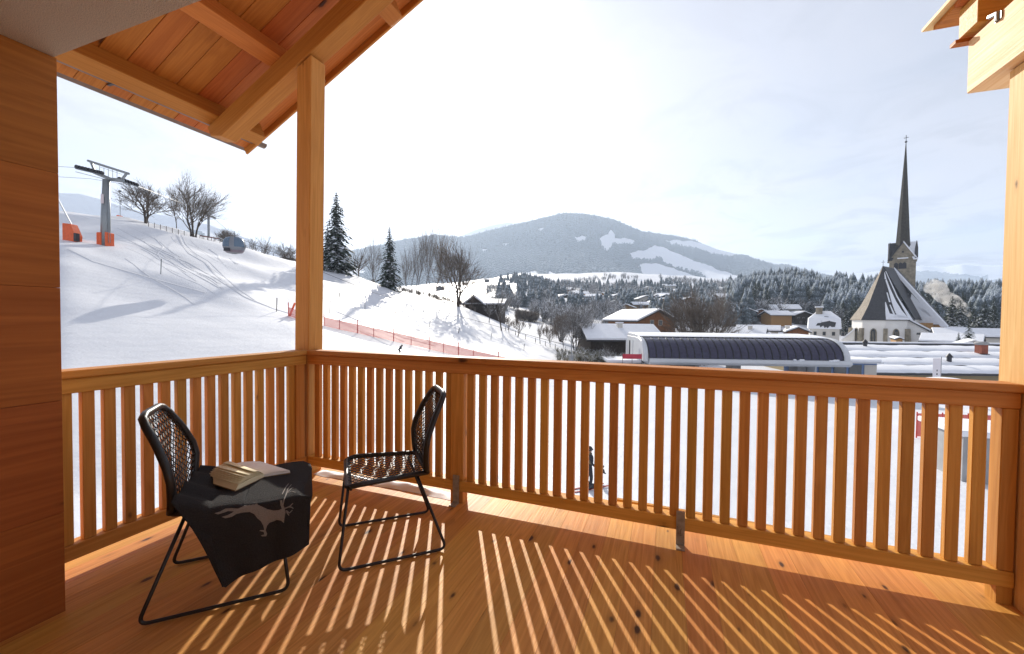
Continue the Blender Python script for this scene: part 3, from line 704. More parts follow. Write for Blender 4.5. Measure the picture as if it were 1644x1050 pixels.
# foreground village
d_ = 78; p = at(1040, HP(1040), d_); p.z = EYE.z-8.6
gable_house(at(1042, HP(1042), 79)*1.0+Vector((0, 0, -8.6)), RZ+PI/2+.05, 10.5, 12.5, 4.9, 22, mDarkWood, 'long low house with dark walls under a thick white roof left of the lift station', over=1.0, chim=(-1.5, 6.2), snow=.4)
d2 = 92; h0 = at(1054, 505, d2).z
r_ = gable_house(Vector((at(1054, HP(1054), d2).x, at(1054, HP(1054), d2).y, EYE.z-8.5)), RZ+.30, 9.0, 13, 8.2, 24, mChalet, 'brown timber chalet with two white windows facing the balcony', over=1.2,
    win=((-1.2, 7.1, .8, 1.0), (1.0, 7.1, .8, 1.0), (-3.2, 3.4, .9, 1.1), (0, 3.4, .9, 1.1)), fl=1, name='chalet', chim=(2, 8), snow=.4)
for k in range(26):
    z = .2+k*.36
    if z < 8: MB().box(-5.02, 5.02, -.05, -.004, z, z+.32).build('plank', mChalet, r_)
def simple_house(px, dep, py_eave, wpx, rz, wallm, label, pitch=24, l=9, base=None, **kw):
    p = at(px, HP(px), dep); ze = at(px, py_eave, dep).z; g_ = gz(p.x, p.y) if base is None else base
    th = math.atan((px-822)/FPX)
    return gable_house(Vector((p.x, p.y, g_)), RZ-th+rz, wpx*dep/FPX*math.cos(th), l, ze-g_, pitch, wallm, label, **kw)
simple_house(1228, 102, 537, 40, PI/2-.1, mOchre, 'house with a broad white roof just right of the many-stemmed tree', l=7.6, chim=(-1, 3), snow=.4)
simple_house(1226, 102, 536, 8, -.1, mOchre, 'ochre gable end at the right of the broad white roof', l=5)
simple_house(1282, 110, 533, 34, .15, mChalet, 'small timber house with a low gable right of the lift station roof centre', l=8, win=((0, 3.5, .9, 1),), snow=.4, chim=(-2, 3))
simple_house(1250, 118, 531, 30, PI/2, mPlaster, 'white-roofed house half hidden behind the lift station', l=10, snow=.4)
# hipped white building with a patch of bare slate
d_ = 140; p = at(1324, HP(1324), d_); th = math.atan(502/FPX); s_ = d_/FPX*math.cos(th); zb = EYE.z-10; t_ = empty('town_house', (p.x, p.y, zb), RZ-th+.05, 'pale house with a hipped roof whose snow has slid off round its chimney', 'house')
ez = at(1324, 528, d_).z-zb; tz = at(1324, 499, d_).z-zb; hw_ = 24*s_
MB().box(-hw_, hw_, 0, 12, -2, ez).build('wall', mPlaster, t_)
for k in range(4):
    f = MB().box(-hw_+1+k*2.5, -hw_+2+k*2.5, -.1, -.01, ez-2.3, ez-.9).build('window', mFrameW, t_); MB().box(-hw_+1.1+k*2.5, -hw_+1.9+k*2.5, -.14, -.105, ez-2.2, ez-1).build('pane', mPane, f)
MB().add([(-hw_-.5, -.6, ez), (hw_+.5, -.6, ez), (hw_+.5, 12.6, ez), (-hw_-.5, 12.6, ez), (-hw_*.45, 5, tz), (hw_*.45, 5, tz), (hw_*.45, 7.5, tz), (-hw_*.45, 7.5, tz),
          (-hw_-.3, .4, ez+3.6), (hw_+.3, .4, ez+3.6), (hw_+.3, 12, ez+3.6), (-hw_-.3, 12, ez+3.6)],
         [(0, 1, 9, 8), (1, 2, 10, 9), (2, 3, 11, 10), (3, 0, 8, 11), (8, 9, 5, 4), (9, 10, 6, 5), (10, 11, 7, 6), (11, 8, 4, 7), (4, 5, 6, 7), (3, 2, 1, 0)]).build('roof', mRoofSnow, t_)
patch = [(-.62, .28), (-.5, .52), (-.25, .55), (-.2, .8), (.0, 1.25), (.28, 1.2), (.38, .72), (.8, .6), (.72, .2), (.5, .16), (.38, .28), (.2, .05), (.1, .2), (.02, .05), (-.1, .3), (-.3, .12), (-.35, .3)]
def roofp(u, v):
    if v < 1: return (u*hw_*.95, -.6+v*1.0-.06, ez+v*3.6+.05)
    return (u*hw_*.95, .4+(v-1)*4.6-.06, ez+3.6+(v-1)*(tz-ez-3.6)+.08)
b = MB(); vs = [roofp(*q_) for q_ in patch]; b.add(vs, [tuple(range(len(vs)))]); b.build('bare_slate', mSlate, t_)
c = MB().box(-hw_*.35-.9, -hw_*.35+.9, 3, 4.6, ez+3, tz+1.2).build('chimney', mStone, t_); MB().box(-hw_*.35-1.2, -hw_*.35+1.2, 2.8, 4.8, tz+1.21, tz+1.6).build('chimney_cap', mRoofSnow, c)

# ------------------------------------------------------------------ church
D = 150; th = math.atan((1415-822)/FPX); s_ = D/FPX*math.cos(th); p = at(1415, HP(1415), D); ZB = EYE.z-10
ch = empty('church', (p.x, p.y, ZB), RZ-th, 'gothic village church with steep dark roofs, snow streaks and a needle spire', 'church')
Yz = lambda py, px=1415, dd=D: at(px, py, dd).z-ZB
ez = Yz(511); az_ = Yz(429)+.3; phi = R(15); Rr = 8.3
ax = Vector((math.sin(phi), math.cos(phi), 0)); sx = Vector((math.cos(phi), -math.sin(phi), 0))
def cnr(deg, rad=Rr): a = R(deg); return -ax*math.cos(a)*rad+sx*math.sin(a)*rad
degs = (-112.5, -67.5, -22.5, 22.5, 67.5, 112.5)
cs = [cnr(d) for d in degs]; apex = Vector((0, 0, az_))
for i in range(5):
    a, b = cs[i], cs[i+1]
    MB().add([a+Vector((0, 0, -4)), b+Vector((0, 0, -4)), b+Vector((0, 0, ez)), a+Vector((0, 0, ez)), a*.5+Vector((0, 0, -4)), b*.5+Vector((0, 0, -4)), b*.5+Vector((0, 0, ez)), a*.5+Vector((0, 0, ez))],
             [(0, 1, 2, 3), (5, 4, 7, 6), (3, 2, 6, 7), (1, 5, 6, 2), (4, 0, 3, 7)]).build('wall', mPlasterW, ch)
    e = 1.07; a2, b2 = a*e+Vector((0, 0, ez-.5)), b*e+Vector((0, 0, ez-.5))
    k1, k2 = a*.72+Vector((0, 0, ez+(az_-ez)*.24)), b*.72+Vector((0, 0, ez+(az_-ez)*.24))
    MB().add([a2, b2, k2, k1, apex, a2+Vector((0, 0, -.25)), b2+Vector((0, 0, -.25))], [(0, 1, 2, 3), (3, 2, 4), (5, 6, 1, 0)]).build('roof_face', mSlateLit if i < 2 else mSlate, ch)
    # window: pointed arch in a stone surround on every face
    m = (a+b)/2; t = (b-a).normalized(); nrm = Vector((t.y, -t.x, 0))
    if i in (1, 2, 3, 4):
        def arch(w_, h_, z0, off):
            out = []
            for q_ in range(9):
                tt = q_/8; x_ = w_*(1-2*tt); z_ = z0+h_+w_*1.5*math.sqrt(max(0, 1-(abs(x_)/w_)**1.6)); out.append((x_, z_))
            pl = [(-w_, z0), (w_, z0)]+out
            return [m+t*x_+nrm*off+Vector((0, 0, z_)) for x_, z_ in pl]
        for w_, h_, z0, o1, o2, nm, ma in ((.95, 3.6, ez-8.6, .02, .22, 'window', mStone), (.62, 3.4, ez-8.2, .23, .27, 'pane', mPane)):
            A = arch(w_, h_, z0, o1); B = arch(w_, h_, z0, o2); k = len(A)
            wo = MB().add(A+B, [tuple(range(k))[::-1], tuple(range(k, 2*k))]+[(j, (j+1) % k, k+(j+1) % k, k+j) for j in range(k)]).build(nm, ma, ch if nm == 'window' else fr)
            if nm == 'window': fr = wo
        for x_ in (-.2, .2):
            MB().add([m+t*(x_+dx)+nrm*dn+Vector((0, 0, z_)) for z_ in (ez-8.2, ez-4.6) for dx, dn in ((-.07, .28), (.07, .28), (.07, .36), (-.07, .36))],
                     [(0,3,2,1),(4,5,6,7),(0,1,5,4),(1,2,6,5),(2,3,7,6),(3,0,4,7)]).build('mullion', mStone, fr)
    # buttress on each corner
for i in range(1, 5):
    a = cs[i]; o_ = a.normalized(); t = Vector((-o_.y, o_.x, 0)); w_ = .65
    z1 = ez-3.6
    MB().add([a+o_*x_*1.5+t*y_*w_+Vector((0, 0, zz)) for zz, f in ((-4, 1), (z1, .55)) for x_, y_ in ((-.3, -.8), (f, -.8), (f, .8), (-.3, .8))], [(0,3,2,1),(4,5,6,7),(0,1,5,4),(1,2,6,5),(2,3,7,6),(3,0,4,7)]).build('buttress', mStone, ch)
# choir roof behind the apse
L1 = 16
for sgn in (-1, 1):
    a = cs[0] if sgn < 0 else cs[5]; b = a+ax*L1; ap2 = apex+ax*L1
    MB().add([a+Vector((0, 0, -4)), b+Vector((0, 0, -4)), b+Vector((0, 0, ez)), a+Vector((0, 0, ez)), a*.7+Vector((0, 0, -4)), b*.7+Vector((0, 0, ez))], [(0, 1, 2, 3), (0, 4, 1)]).build('wall', mPlasterW, ch)
    MB().add([a*1.06+Vector((0, 0, ez-.4)), b+(a*.06)+Vector((0, 0, ez-.4)), ap2, apex], [(0, 1, 2, 3)]).build('roof_face', mSlate, ch, solid=.3)
# wide nave with its half-hidden slope running down to the right
N0 = ax*12; N1 = ax*15.5; hwN = 14.6; zE = Yz(523)
for sgn in (-1, 1):
    lo = sx*sgn*hwN*(1.0 if sgn > 0 else .55); zz = zE
    MB().add([N0+lo+Vector((0, 0, zz)), N1+lo+Vector((0, 0, zz)), N1+Vector((0, 0, az_)), N0+Vector((0, 0, az_))], [(0, 1, 2, 3)]).build('roof_face', mSlate, ch, solid=.4)
    MB().add([N0+lo*.93+Vector((0, 0, -4)), N1+lo*.93+Vector((0, 0, -4)), N1+lo*.93+Vector((0, 0, zz+1)), N0+lo*.93+Vector((0, 0, zz+1))], [(0, 1, 2, 3)]).build('wall', mPlasterW, ch, solid=.4)
MB().add([N0+sx*hwN*.95+Vector((0, 0, zE+.6)), N0-sx*hwN*.5+Vector((0, 0, zE+.6)), N0+Vector((0, 0, az_-.4))], [(0, 1, 2)]).build('gable', mSlate, ch, solid=.2)
MB().add([N0+sx*hwN*.95+Vector((0, 0, -4)), N0-sx*hwN*.5+Vector((0, 0, -4)), N0-sx*hwN*.5+Vector((0, 0, zE+.6)), N0+sx*hwN*.95+Vector((0, 0, zE+.6))], [(0, 1, 2, 3)]).build('wall', mOchre, ch, solid=.2)
# snow band on the nave verge, and on the slopes
vv = [(hwN*1.0, zE), (0, az_)]
MB().add([N0-ax*.4+sx*hwN*1.02+Vector((0, 0, zE-.2)), N0-ax*.4+Vector((0, 0, az_+.1)), N0-ax*.4-sx*.0+Vector((0, 0, az_-1.2)), N0-ax*.4+sx*(hwN-1.5)+Vector((0, 0, zE-.2)),
          N0+ax*.4+sx*hwN*1.02+Vector((0, 0, zE+.3)), N0+ax*.4+Vector((0, 0, az_+.5)), N0+ax*.4+Vector((0, 0, az_-1.0)), N0+ax*.4+sx*(hwN-1.5)+Vector((0, 0, zE-.1))],
         [(0, 1, 2, 3), (7, 6, 5, 4), (0, 4, 5, 1), (1, 5, 6, 2), (3, 2, 6, 7)]).build('snow_band', mRoofSnow, ch)
def on_face(a, b, u, v, lift=.12):   # u along eave, v up to the apex, following the flare
    e = 1.07; a2, b2 = a*e+Vector((0, 0, ez-.5)), b*e+Vector((0, 0, ez-.5)); k1, k2 = a*.72+Vector((0, 0, ez+(az_-ez)*.24)), b*.72+Vector((0, 0, ez+(az_-ez)*.24))
    p_ = a2.lerp(b2, u).lerp(k1.lerp(k2, u), v/.24) if v < .24 else k1.lerp(k2, u).lerp(apex, (v-.24)/.76)
    t = (b-a).normalized(); return p_+Vector((t.y, -t.x, .3)).normalized()*lift
g_ = random.Random(4)
for fi, cover in ((3, [(0, .0, .2), (.0, .0, .42)]), (4, [])):
    a, b = cs[fi], cs[fi+1]
    def strip(pts_l, pts_r):
        m = MB(); k = len(pts_l); m.add([on_face(a, b, u, v) for u, v in pts_l]+[on_face(a, b, u, v) for u, v in pts_r], [(i, i+1, k+i+1, k+i) for i in range(k-1)]); m.build('snow_patch', mRoofSnow, ch, solid=.16)
    if fi == 3:
        strip([(0, 0), (.0, .05), (.0, .12), (.02, .3)], [(1, 0), (1, .05), (.2, .10), (.05, .3)])
        strip([(.55, .03), (.5, .15), (.48, .32), (.45, .55), (.3, .72)], [(1, .03), (.9, .15), (.8, .32), (.66, .55), (.5, .74)])
        strip([(.4, .03), (.36, .12), (.30, .25)], [(.47, .03), (.44, .12), (.36, .25)])
        strip([(.3, .3), (.26, .38), (.2, .48)], [(.4, .3), (.34, .38), (.3, .48)])
        strip([(.2, .74), (.3, .85)], [(.5, .74), (.5, .88)])
    else:
        strip([(0, 0), (0, .4), (.0, .9)], [(.5, 0), (.25, .4), (.3, .9)])
for k in range(9):
    u = g_.uniform(.1, .9); v0 = g_.uniform(.1, .7); l = g_.uniform(.05, .2)
    P_ = [N0-ax*.25+sx*hwN*(1-v)*u_+Vector((0, 0, zE+.6+(az_-zE-1)*v)) for v, u_ in ((v0, u), (v0+l, u*.95), (v0+l*.9, u*.99), (v0, u+.05))]
    MB().add(P_, [(0, 1, 2, 3)]).build('snow_patch', mRoofSnow, ch, solid=.15)
P_ = [N0-ax*.25+sx*x_+Vector((0, 0, z_)) for x_, z_ in ((3.5, zE+.7), (hwN-1.8, zE+.7), (5.2, zE+(az_-zE)*.55), (4.6, zE+(az_-zE)*.35), (4.0, zE+3))]
MB().add(P_, [(0, 1, 2, 3, 4)]).build('snow_patch', mRoofSnow, ch, solid=.15)
# lean-to annex right of the choir
q0, q1 = cs[4]-ax*.6, None
a0 = Vector((6.5, -2.0, 0)); w_ = (1501-1450)*s_; zt_, zl = Yz(513), Yz(540)
an = MB().prism([(a0.x, -4), (a0.x+w_, -4), (a0.x+w_, zl), (a0.x, zt_)], 1, -3.5, 6).build('annex', mPlasterW, ch)
MB().prism([(a0.x-.2, zt_+.1), (a0.x+w_+.8, zl-.35), (a0.x+w_+.8, zl+.0), (a0.x-.2, zt_+.45)], 1, -4.1, 6).build('annex_roof', mSlate, an)
MB().prism([(a0.x-.2, zt_+.46), (a0.x+w_+.7, zl+.02), (a0.x+w_+.7, zl+.6), (a0.x-.2, zt_+1.1)], 1, -4.0, 6).build('snow_cover', mRoofSnow, an)
for x_, z_, w2, h2 in ((2.6, zl+1.0, .9, .7), (2.2, zl-4, .6, 1.0), (3.4, zl-4, .8, .9), (4.6, zl-4, .6, 1.0)):
    MB().box(a0.x+x_, a0.x+x_+w2, -3.6, -3.51, z_, z_+h2).build('window', mPane, an)
# dormer-like wall of the loft
MB().box(8.6, 13.6, 5.2, 7.5, zE-3, zE+1.2).build('loft_wall', mOchre, ch)
# small porch on the left
zz = Yz(530)
pr_ = MB().prism([(-10.8, -4), (-7.2, -4), (-7.2, zz), (-10.8, zz-4.0)], 1, -4, 3).build('porch', mPlasterW, ch)
MB().prism([(-11.3, zz-4.5), (-7.2, zz+.1), (-7.2, zz+.7), (-11.3, zz-3.9)], 1, -4.6, 3).build('snow_cover', mRoofSnow, pr_)
# cross on the apse
MB().box(-.06, .06, -.06, .06, az_-.3, az_+2.2).box(-.5, .5, -.05, .05, az_+1.4, az_+1.52).build('cross', mDark, ch)
# tower
T = at(1445.5, HP(1445), 168); st = 168/FPX*math.cos(th); Tl = T-p; lx = Vector((math.cos(RZ-th), math.sin(RZ-th), 0)); tx, ty = Vector((Tl.x, Tl.y, 0)).dot(lx), Vector((Tl.x, Tl.y, 0)).dot(Vector((-lx.y, lx.x, 0)))
tz = lambda py: at(1445, py, 168).z-ZB
tw = 20.5*st
tower = MB().box(tx-tw, tx+tw, ty-tw, ty+tw, -4, tz(419)).build('tower', mStone, ch)
MB().box(tx-tw-.3, tx+tw+.3, ty-tw-.3, ty+tw+.3, tz(420), tz(418)).build('cornice', mStone, tower)
gt = tz(392)
for (dx, dy) in ((0, -1), (1, 0), (0, 1), (-1, 0)):
    ex = Vector((-dy, dx, 0)); nn = Vector((dx, dy, 0)); c0 = Vector((tx, ty, 0))+nn*tw
    A = [c0-ex*tw+Vector((0, 0, tz(418))), c0+ex*tw+Vector((0, 0, tz(418))), c0+Vector((0, 0, gt))]
    MB().add(A+[v-nn*.6 for v in A], [(0, 1, 2), (5, 4, 3), (0, 3, 4, 1), (1, 4, 5, 2), (2, 5, 3, 0)]).build('gable', mStone, tower)
    for sg in (-1, 1):
        B = [c0+nn*.5+ex*sg*(tw+.5)+Vector((0, 0, tz(418)-.4)), c0+nn*.5+Vector((0, 0, gt+.5)), c0-nn*tw+Vector((0, 0, gt+.5)), c0-nn*(tw*.2)+ex*sg*(tw+.5)+Vector((0, 0, tz(418)-.4))]
        MB().add(B, [(0, 1, 2, 3)]).build('gable_roof', mRoofSnow if (dx, sg) in ((0, 1), (1, -1), (1, 1)) and dy <= 0 else mSlate, tower, solid=.35)
for sx_ in (-1, 1):
    for sy_ in (-1, 1):
        MB().tube([(tx+sx_*tw, ty+sy_*tw, tz(418)), (tx+sx_*tw, ty+sy_*tw, tz(402)), (tx+sx_*tw, ty+sy_*tw, tz(390))], [.55, .5, .03], 6).build('pinnacle', mSlate, tower)
for k, x_ in enumerate((1435.5, 1442.5, 1448.5)):
    xx = (x_-1445.5)*st+tx; w2 = .6
    ar = [(xx-w2, tz(433)), (xx+w2, tz(433)), (xx+w2, tz(425.5)), (xx+w2*.6, tz(424)), (xx, tz(423)), (xx-w2*.6, tz(424)), (xx-w2, tz(425.5))]
    MB().prism(ar, 1, ty-tw-.08, ty-tw-.01).build('belfry_window', mDark, tower)
MB().box(tx-1.6, tx+1.6, ty-tw-.9, ty-tw-.3, tz(417.5), tz(416)).build('snow_ledge', mRoofSnow, tower)
MB().prism([(tx-.3, tz(408)), (tx+.3, tz(408)), (tx+.3, tz(405)), (tx-.3, tz(405))], 1, ty-tw-.08, ty-tw-.01).build('gable_window', mDark, tower)
sp_r = [16.5*st, 12.0*st, 5.5*st, .1]; sp_z = [tz(415), tz(390), tz(300), tz(232)]
vv = []; 
for r__, z_ in zip(sp_r, sp_z):
    vv += [(tx+r__*math.cos(2*PI*(k+.5)/8), ty+r__*math.sin(2*PI*(k+.5)/8), z_) for k in range(8)]
spire = MB().add(vv, [(j*8+k, j*8+(k+1) % 8, (j+1)*8+(k+1) % 8, (j+1)*8+k) for j in range(3) for k in range(8)]).build('spire', mSpire, ch)
MB().ball((tx, ty, tz(230.5)), .42).build('finial_ball', mDark, spire); MB().box(tx-.09, tx+.09, ty-.09, ty+.09, tz(231), tz(220)).box(tx-.7, tx+.7, ty-.08, ty+.08, tz(224.5), tz(223.8)).build('cross', mDark, spire)

# ------------------------------------------------------------------ lift station
D = 58; p = at(1190, HP(1190), D); st = empty('lift_station', (p.x, p.y, EYE.z), RZ-.045, 'cable car station with a long curved band of tinted glass under a white roof', 'lift station')
sc = D/FPX; xl, xr = (1028-1190)*sc, (1352-1190)*sc-1.1
def prof_s(t):     # barrel profile: bottom front to top back
    a = t*PI/2; return (-2.6+3.6*(1-math.cos(a))*1.0, -5.35+2.72*math.sin(a))
NP = 25; gx0, gx1 = xl+.75, xr-.95
for k in range(NP):
    xa, xb = gx0+(gx1-gx0)*k/NP+.045, gx0+(gx1-gx0)*(k+1)/NP-.045
    MB().grid(lambda u, v: (xa+(xb-xa)*u, prof_s(v*.93)[0]-.02, prof_s(v*.93)[1]), 1, 7).build('pane', mGlassD, st, smooth=True)
for k in range(NP+1):
    xa = gx0+(gx1-gx0)*k/NP
    MB().tube([(xa, prof_s(v/8*.95)[0], prof_s(v/8*.95)[1]) for v in range(9)], .085, 4).build('mullion', mBlack, st)
for (a, b) in ((xl, gx0-.05), (gx1+.05, xr)):
    pr_l = [(prof_s(v/8)[0]-.12, prof_s(v/8)[1]+.05) for v in range(9)]+[(7, -2.55), (7, -5.9), (-2.7, -5.9)]
    MB().prism(pr_l, 0, a, b).build('end_shell', mWhite, st, bevel=.15)
MB().prism([(prof_s(.95)[0]-.1, prof_s(.95)[1]-.02), (1.3, -2.5), (7, -2.35), (7, -2.85), (1.2, -2.9)], 0, xl+.02, xr-.02).build('roof', mWhite, st)
MB().prism([(prof_s(.93)[0]-.1, prof_s(.93)[1]+.12), (1.3, -2.48), (7, -2.33), (7, -2.15), (3, -2.22), (1.3, -2.36)], 0, xl+.2, xr-.9).build('snow_cover', mRoofSnow, st, bevel=.08)
MB().prism([(-2.75, -5.4), (-2.9, -5.9), (-2.5, -6.25), (6.5, -6.25), (6.5, -5.4)], 0, xl+.8, xr+.1).build('lower_shell', mWhite, st, bevel=.06)
MB().box(gx0, gx1, -.2, 6.5, -5.4, -5.0).build('platform', mGrey, st)
for x_ in (xl+3, 0, xr-4): MB().box(x_-.6, x_+.6, 1, 3, -11, -6.2).build('pier', mGrey, st)
for x_, y_ in ((6.1, -2.8), (11.0, -2.8)):
    pts_ = [(x_+random.uniform(-.7, .7), y_, -5.42+random.uniform(0, .1)) for _ in range(5)]
    for q_ in pts_: MB().ball(q_, (.25, .15, .12), 7, 5).build('snow_lump', mRoofSnow, st, smooth=True)
MB().box(xl-4.2, xl+8.5, 0, 5, -11, -6.3).build('base_wall', mGrey, st); MB().box(xl-4.4, xl+.5, -.2, 5.2, -6.3, -6.1).build('canopy', mWhite, st)
MB().box(xl-4.4, xl+.4, -.2, 5.0, -6.09, -5.9).build('snow_cover', mRoofSnow, st)
for k in range(4): MB().box(xl+.6+k*1.9, xl+2.2+k*1.9, -.08, -.01, -7.6, -6.6).build('window', mPane, st)
for k in range(3): MB().box(xl-.5-k*.45, xl-.35-k*.45, 1.5, 1.7, -6.1, -3.2).build('column', mWhite if k != 1 else mDark, st)
MB().box(xr-3.2, xr-2.4, -.5, 3, -11, -6.26).build('column', mWhite, st)
# red railing net beside the station
t_ = empty('red_barrier', at(1015, 572, 56), RZ, 'red barrier banner beside the left end of the lift station', 'barrier')
MB().box(-1.3, 1.3, 0, .03, -.35, .3).build('banner', mat('red_banner', (.5, .04, .07), .7, var=.2, bs=2), t_)
for x_ in (-1.3, 0, 1.3): MB().tube([(x_, .04, -1.6), (x_, .04, .4)], .03, 5).build('post', mDark, t_)

# low long building on the right, its snowed roof, and the kiosk walls below
D0, D1 = 62, 78
def P3(px, py, d): return at(px, py, d)
ro = at(1500, HP(1500), 62); lb = empty('ski_school_building', (ro.x, ro.y, EYE.z), RZ, 'long low building with a wide snow-covered roof at the right', 'building')
def L(px, d, z): v = at(px, HP(px), d)-ro; return (Vector((v.x, v.y, 0)).dot(r0), Vector((v.x, v.y, 0)).dot(Vector((-r0.y, r0.x, 0))), z)
zr_, ze_ = at(1480, 557, 76).z-EYE.z, at(1480, 603, 60).z-EYE.z
xa, xb = L(1372, 60, 0)[0], L(1372, 60, 0)[0]+60; yr, ye = 14, -2
MB().hexa([(xa, ye, ze_), (xb, ye, ze_), (xb, yr, zr_), (xa+2, yr, zr_), (xa, ye, ze_+.25), (xb, ye, ze_+.25), (xb, yr, zr_+.2), (xa+2, yr, zr_+.2)]).build('roof', mDark, lb)
for k in range(4):   # snow lies in broad terraces on the seams
    f0, f1 = k/4, (k+1)/4-.01
    yy0, yy1 = ye+(yr-ye)*f0+.25*(k == 0), ye+(yr-ye)*f1; z0 = ze_+(zr_-ze_)*f0+.28; z1 = ze_+(zr_-ze_)*f1+.24
    m = MB(); nx = 60
    rg = random.Random(k)
    def fn(u, v, z0=z0, z1=z1, yy0=yy0, yy1=yy1, k=k):
        x_ = xa+.3+(xb-xa-.5)*u; b_ = .34*math.sin(min(v, 1)*PI)**.4*(1 if 0 < v < 1 else 0)+.05*math.sin(x_*.9+k*2)+.03*math.sin(x_*2.3+v*4)
        return (x_, yy0+(yy1-yy0)*v, z0+(z1-z0)*v+b_)
    m.grid(fn, nx, 8); m.build('snow_cover', mRoofSnow, lb, smooth=True)
MB().box(xa+2, xb, yr-.1, yr+.5, zr_-.1, zr_+.55).build('ridge_trim', mDark, lb)
MB().box(xa+2, xb, yr+.0, yr+.9, zr_+.56, zr_+.85).build('snow_cover', mRoofSnow, lb, bevel=.1)
MB().box(xa+1, xb, ye+1, yr+12, -14, ze_-.02).build('wall', mTan, lb)
x_ = L(1490, 60, 0)[0]
MB().box(xa+1.5, x_, ye+.9, ye+.98, ze_-2.0, ze_-.9).build('sign_band', mGreen, lb)
for k in range(4): MB().box(xa+2.5+k*2.2, xa+3.9+k*2.2, ye+.80, ye+.88, ze_-2.2, ze_-1.1).build('window', mPane, lb)
for px_, dd, h_ in ((1390, 74, 1.5), (1526, 65, 1.6)):
    q_ = L(px_, dd, 0); zz = ze_+(zr_-ze_)*((q_[1]-ye)/(yr-ye))+.3
    v_ = MB().tube([(q_[0], q_[1], zz), (q_[0], q_[1], zz+h_*.6)], .3, 8).build('vent', mDark, lb); MB().tube([(q_[0], q_[1], zz+h_*.6), (q_[0], q_[1], zz+h_*.65), (q_[0], q_[1], zz+h_)], [.45, .45, .08], 8).build('cap', mDark, v_)
q_ = L(1577, 70, 0); zz = ze_+(zr_-ze_)*((q_[1]-ye)/(yr-ye))
c = MB().box(q_[0]-.55, q_[0]+.55, q_[1]-.55, q_[1]+.55, zz, zz+2.0).build('chimney', mBrick, lb); MB().tube([(q_[0], q_[1], zz), (q_[0], q_[1], zz+.5)], 1.0, 10).build('flashing', mDark, c)
MB().ball((q_[0], q_[1], zz+2.25), (.95, .95, .35), 12, 6).build('cap', mGrey, c, smooth=True)
# blue kiosk under the station
t_ = empty('ticket_kiosk', (at(1362, HP(1362), 57).x, at(1362, HP(1362), 57).y, EYE.z), RZ, 'blue-panelled ticket office under the right end of the lift station', 'kiosk')
zt_ = at(1362, 583, 57).z-EYE.z; xw = 48*57/FPX
MB().box(-xw, xw, 0, 7, -11, zt_).build('wall', mBlue, t_)
for k in range(4): MB().box(-xw+.2+k*2.1, -xw+1.9+k*2.1, -.08, -.01, zt_-2.8, zt_-.25).build('window', mPane if k < 3 else mFrameW, t_)
MB().box(-xw-.4, xw+.5, -.5, 7.4, zt_+.01, zt_+.15).build('roof', mWhite, t_); MB().box(-xw-.3, xw+.4, -.4, 7.3, zt_+.16, zt_+.55).build('snow_cover', mRoofSnow, t_, bevel=.1)
# houses behind
simple_house(1445, 118, 545, 10, .1, mOchre, 'small ochre gable at the foot of the church annex', l=14, over=.4)
simple_house(1565, 92, 558, 54, .1, mOchre, 'ochre gabled house seen above the long snowed roof', pitch=24, l=10, snow=.45, over=.9)
simple_house(1572, 112, 549, 60, PI/2-.05, mOchre, 'low house with a blue-shaded snowy roof between church and spruce', l=10, snow=.5, over=1.2)
simple_house(1610, 120, 541, 70, PI/2+.2, mPlaster, 'white-roofed house at the edge of the right-hand post', l=14, snow=.5)
simple_house(1545, 150, 538, 70, .5, mPlaster, 'snow-roofed house behind the black spruce', l=14, snow=.5)
conifer(spot(1556, 100, 0)+Vector((0, 0, 0)), px2m(62, 100), 2, 1.3, 'dark spruce among the roofs right of the church')
conifer(spot(1540, 102), px2m(48, 102), 0, 1.2, 'smaller dark spruce just left of the one among the roofs')
for x_, d_, h_ in ((1486, 175, 15), (1502, 182, 18), (1528, 180, 21), (1541, 176, 19), (1562, 184, 16), (1580, 178, 19), (1596, 182, 17)):
    conifer(spot(x_, d_), h_, 2 if h_ > 17 else 0, 1.35, '%s dark spruce standing before the wooded hill right of the church tower' % {1486: 'leftmost', 1502: 'second', 1528: 'tallest', 1541: 'fourth', 1562: 'fifth', 1580: 'sixth', 1596: 'rightmost'}[x_], 'dark spruces right of the church')
# banner and snow mound
p = at(1502, 640, 50); t_ = empty('flag_banner', (p.x, p.y, gz(p.x, p.y)), RZ, 'tall white banner standing before the long snowed roof', 'banner'); zz = gz(p.x, p.y)
zt_ = at(1502, 575, 50).z-zz
MB().tube([(.55, 0, 0), (.55, 0, zt_+.2)], .035, 6).build('pole', mZinc, t_); MB().box(-.45, .5, -.015, .015, zt_-3.4, zt_).build('cloth', mat('banner_white', (.75, .72, .75), .8), t_)
for k, (h_, w_) in enumerate(((.22, .12), (.2, .16), (.2, .12), (.22, .16), (.22, .14))):
    MB().box(.0-w_/2+.05, .05+w_/2, -.022, -.017, zt_-1.6-k*.42, zt_-1.6-k*.42+h_).build('print_mark', mDark, t_)
p = at(1520, 640, 44); t_ = empty('umbrella', (p.x, p.y, gz(p.x, p.y)), RZ, 'closed-season parasol with a white snow-laden top before the roof', 'umbrella'); zz = gz(p.x, p.y); zt_ = at(1512, 606, 44).z-zz
MB().tube([(0, 0, 0), (0, 0, zt_-.1)], .05, 6).build('pole', mDark, t_); MB().ball((0, 0, zt_-.7), (2.4, 2.4, .7), 16, 8).build('canopy', mRoofSnow, t_, smooth=True)

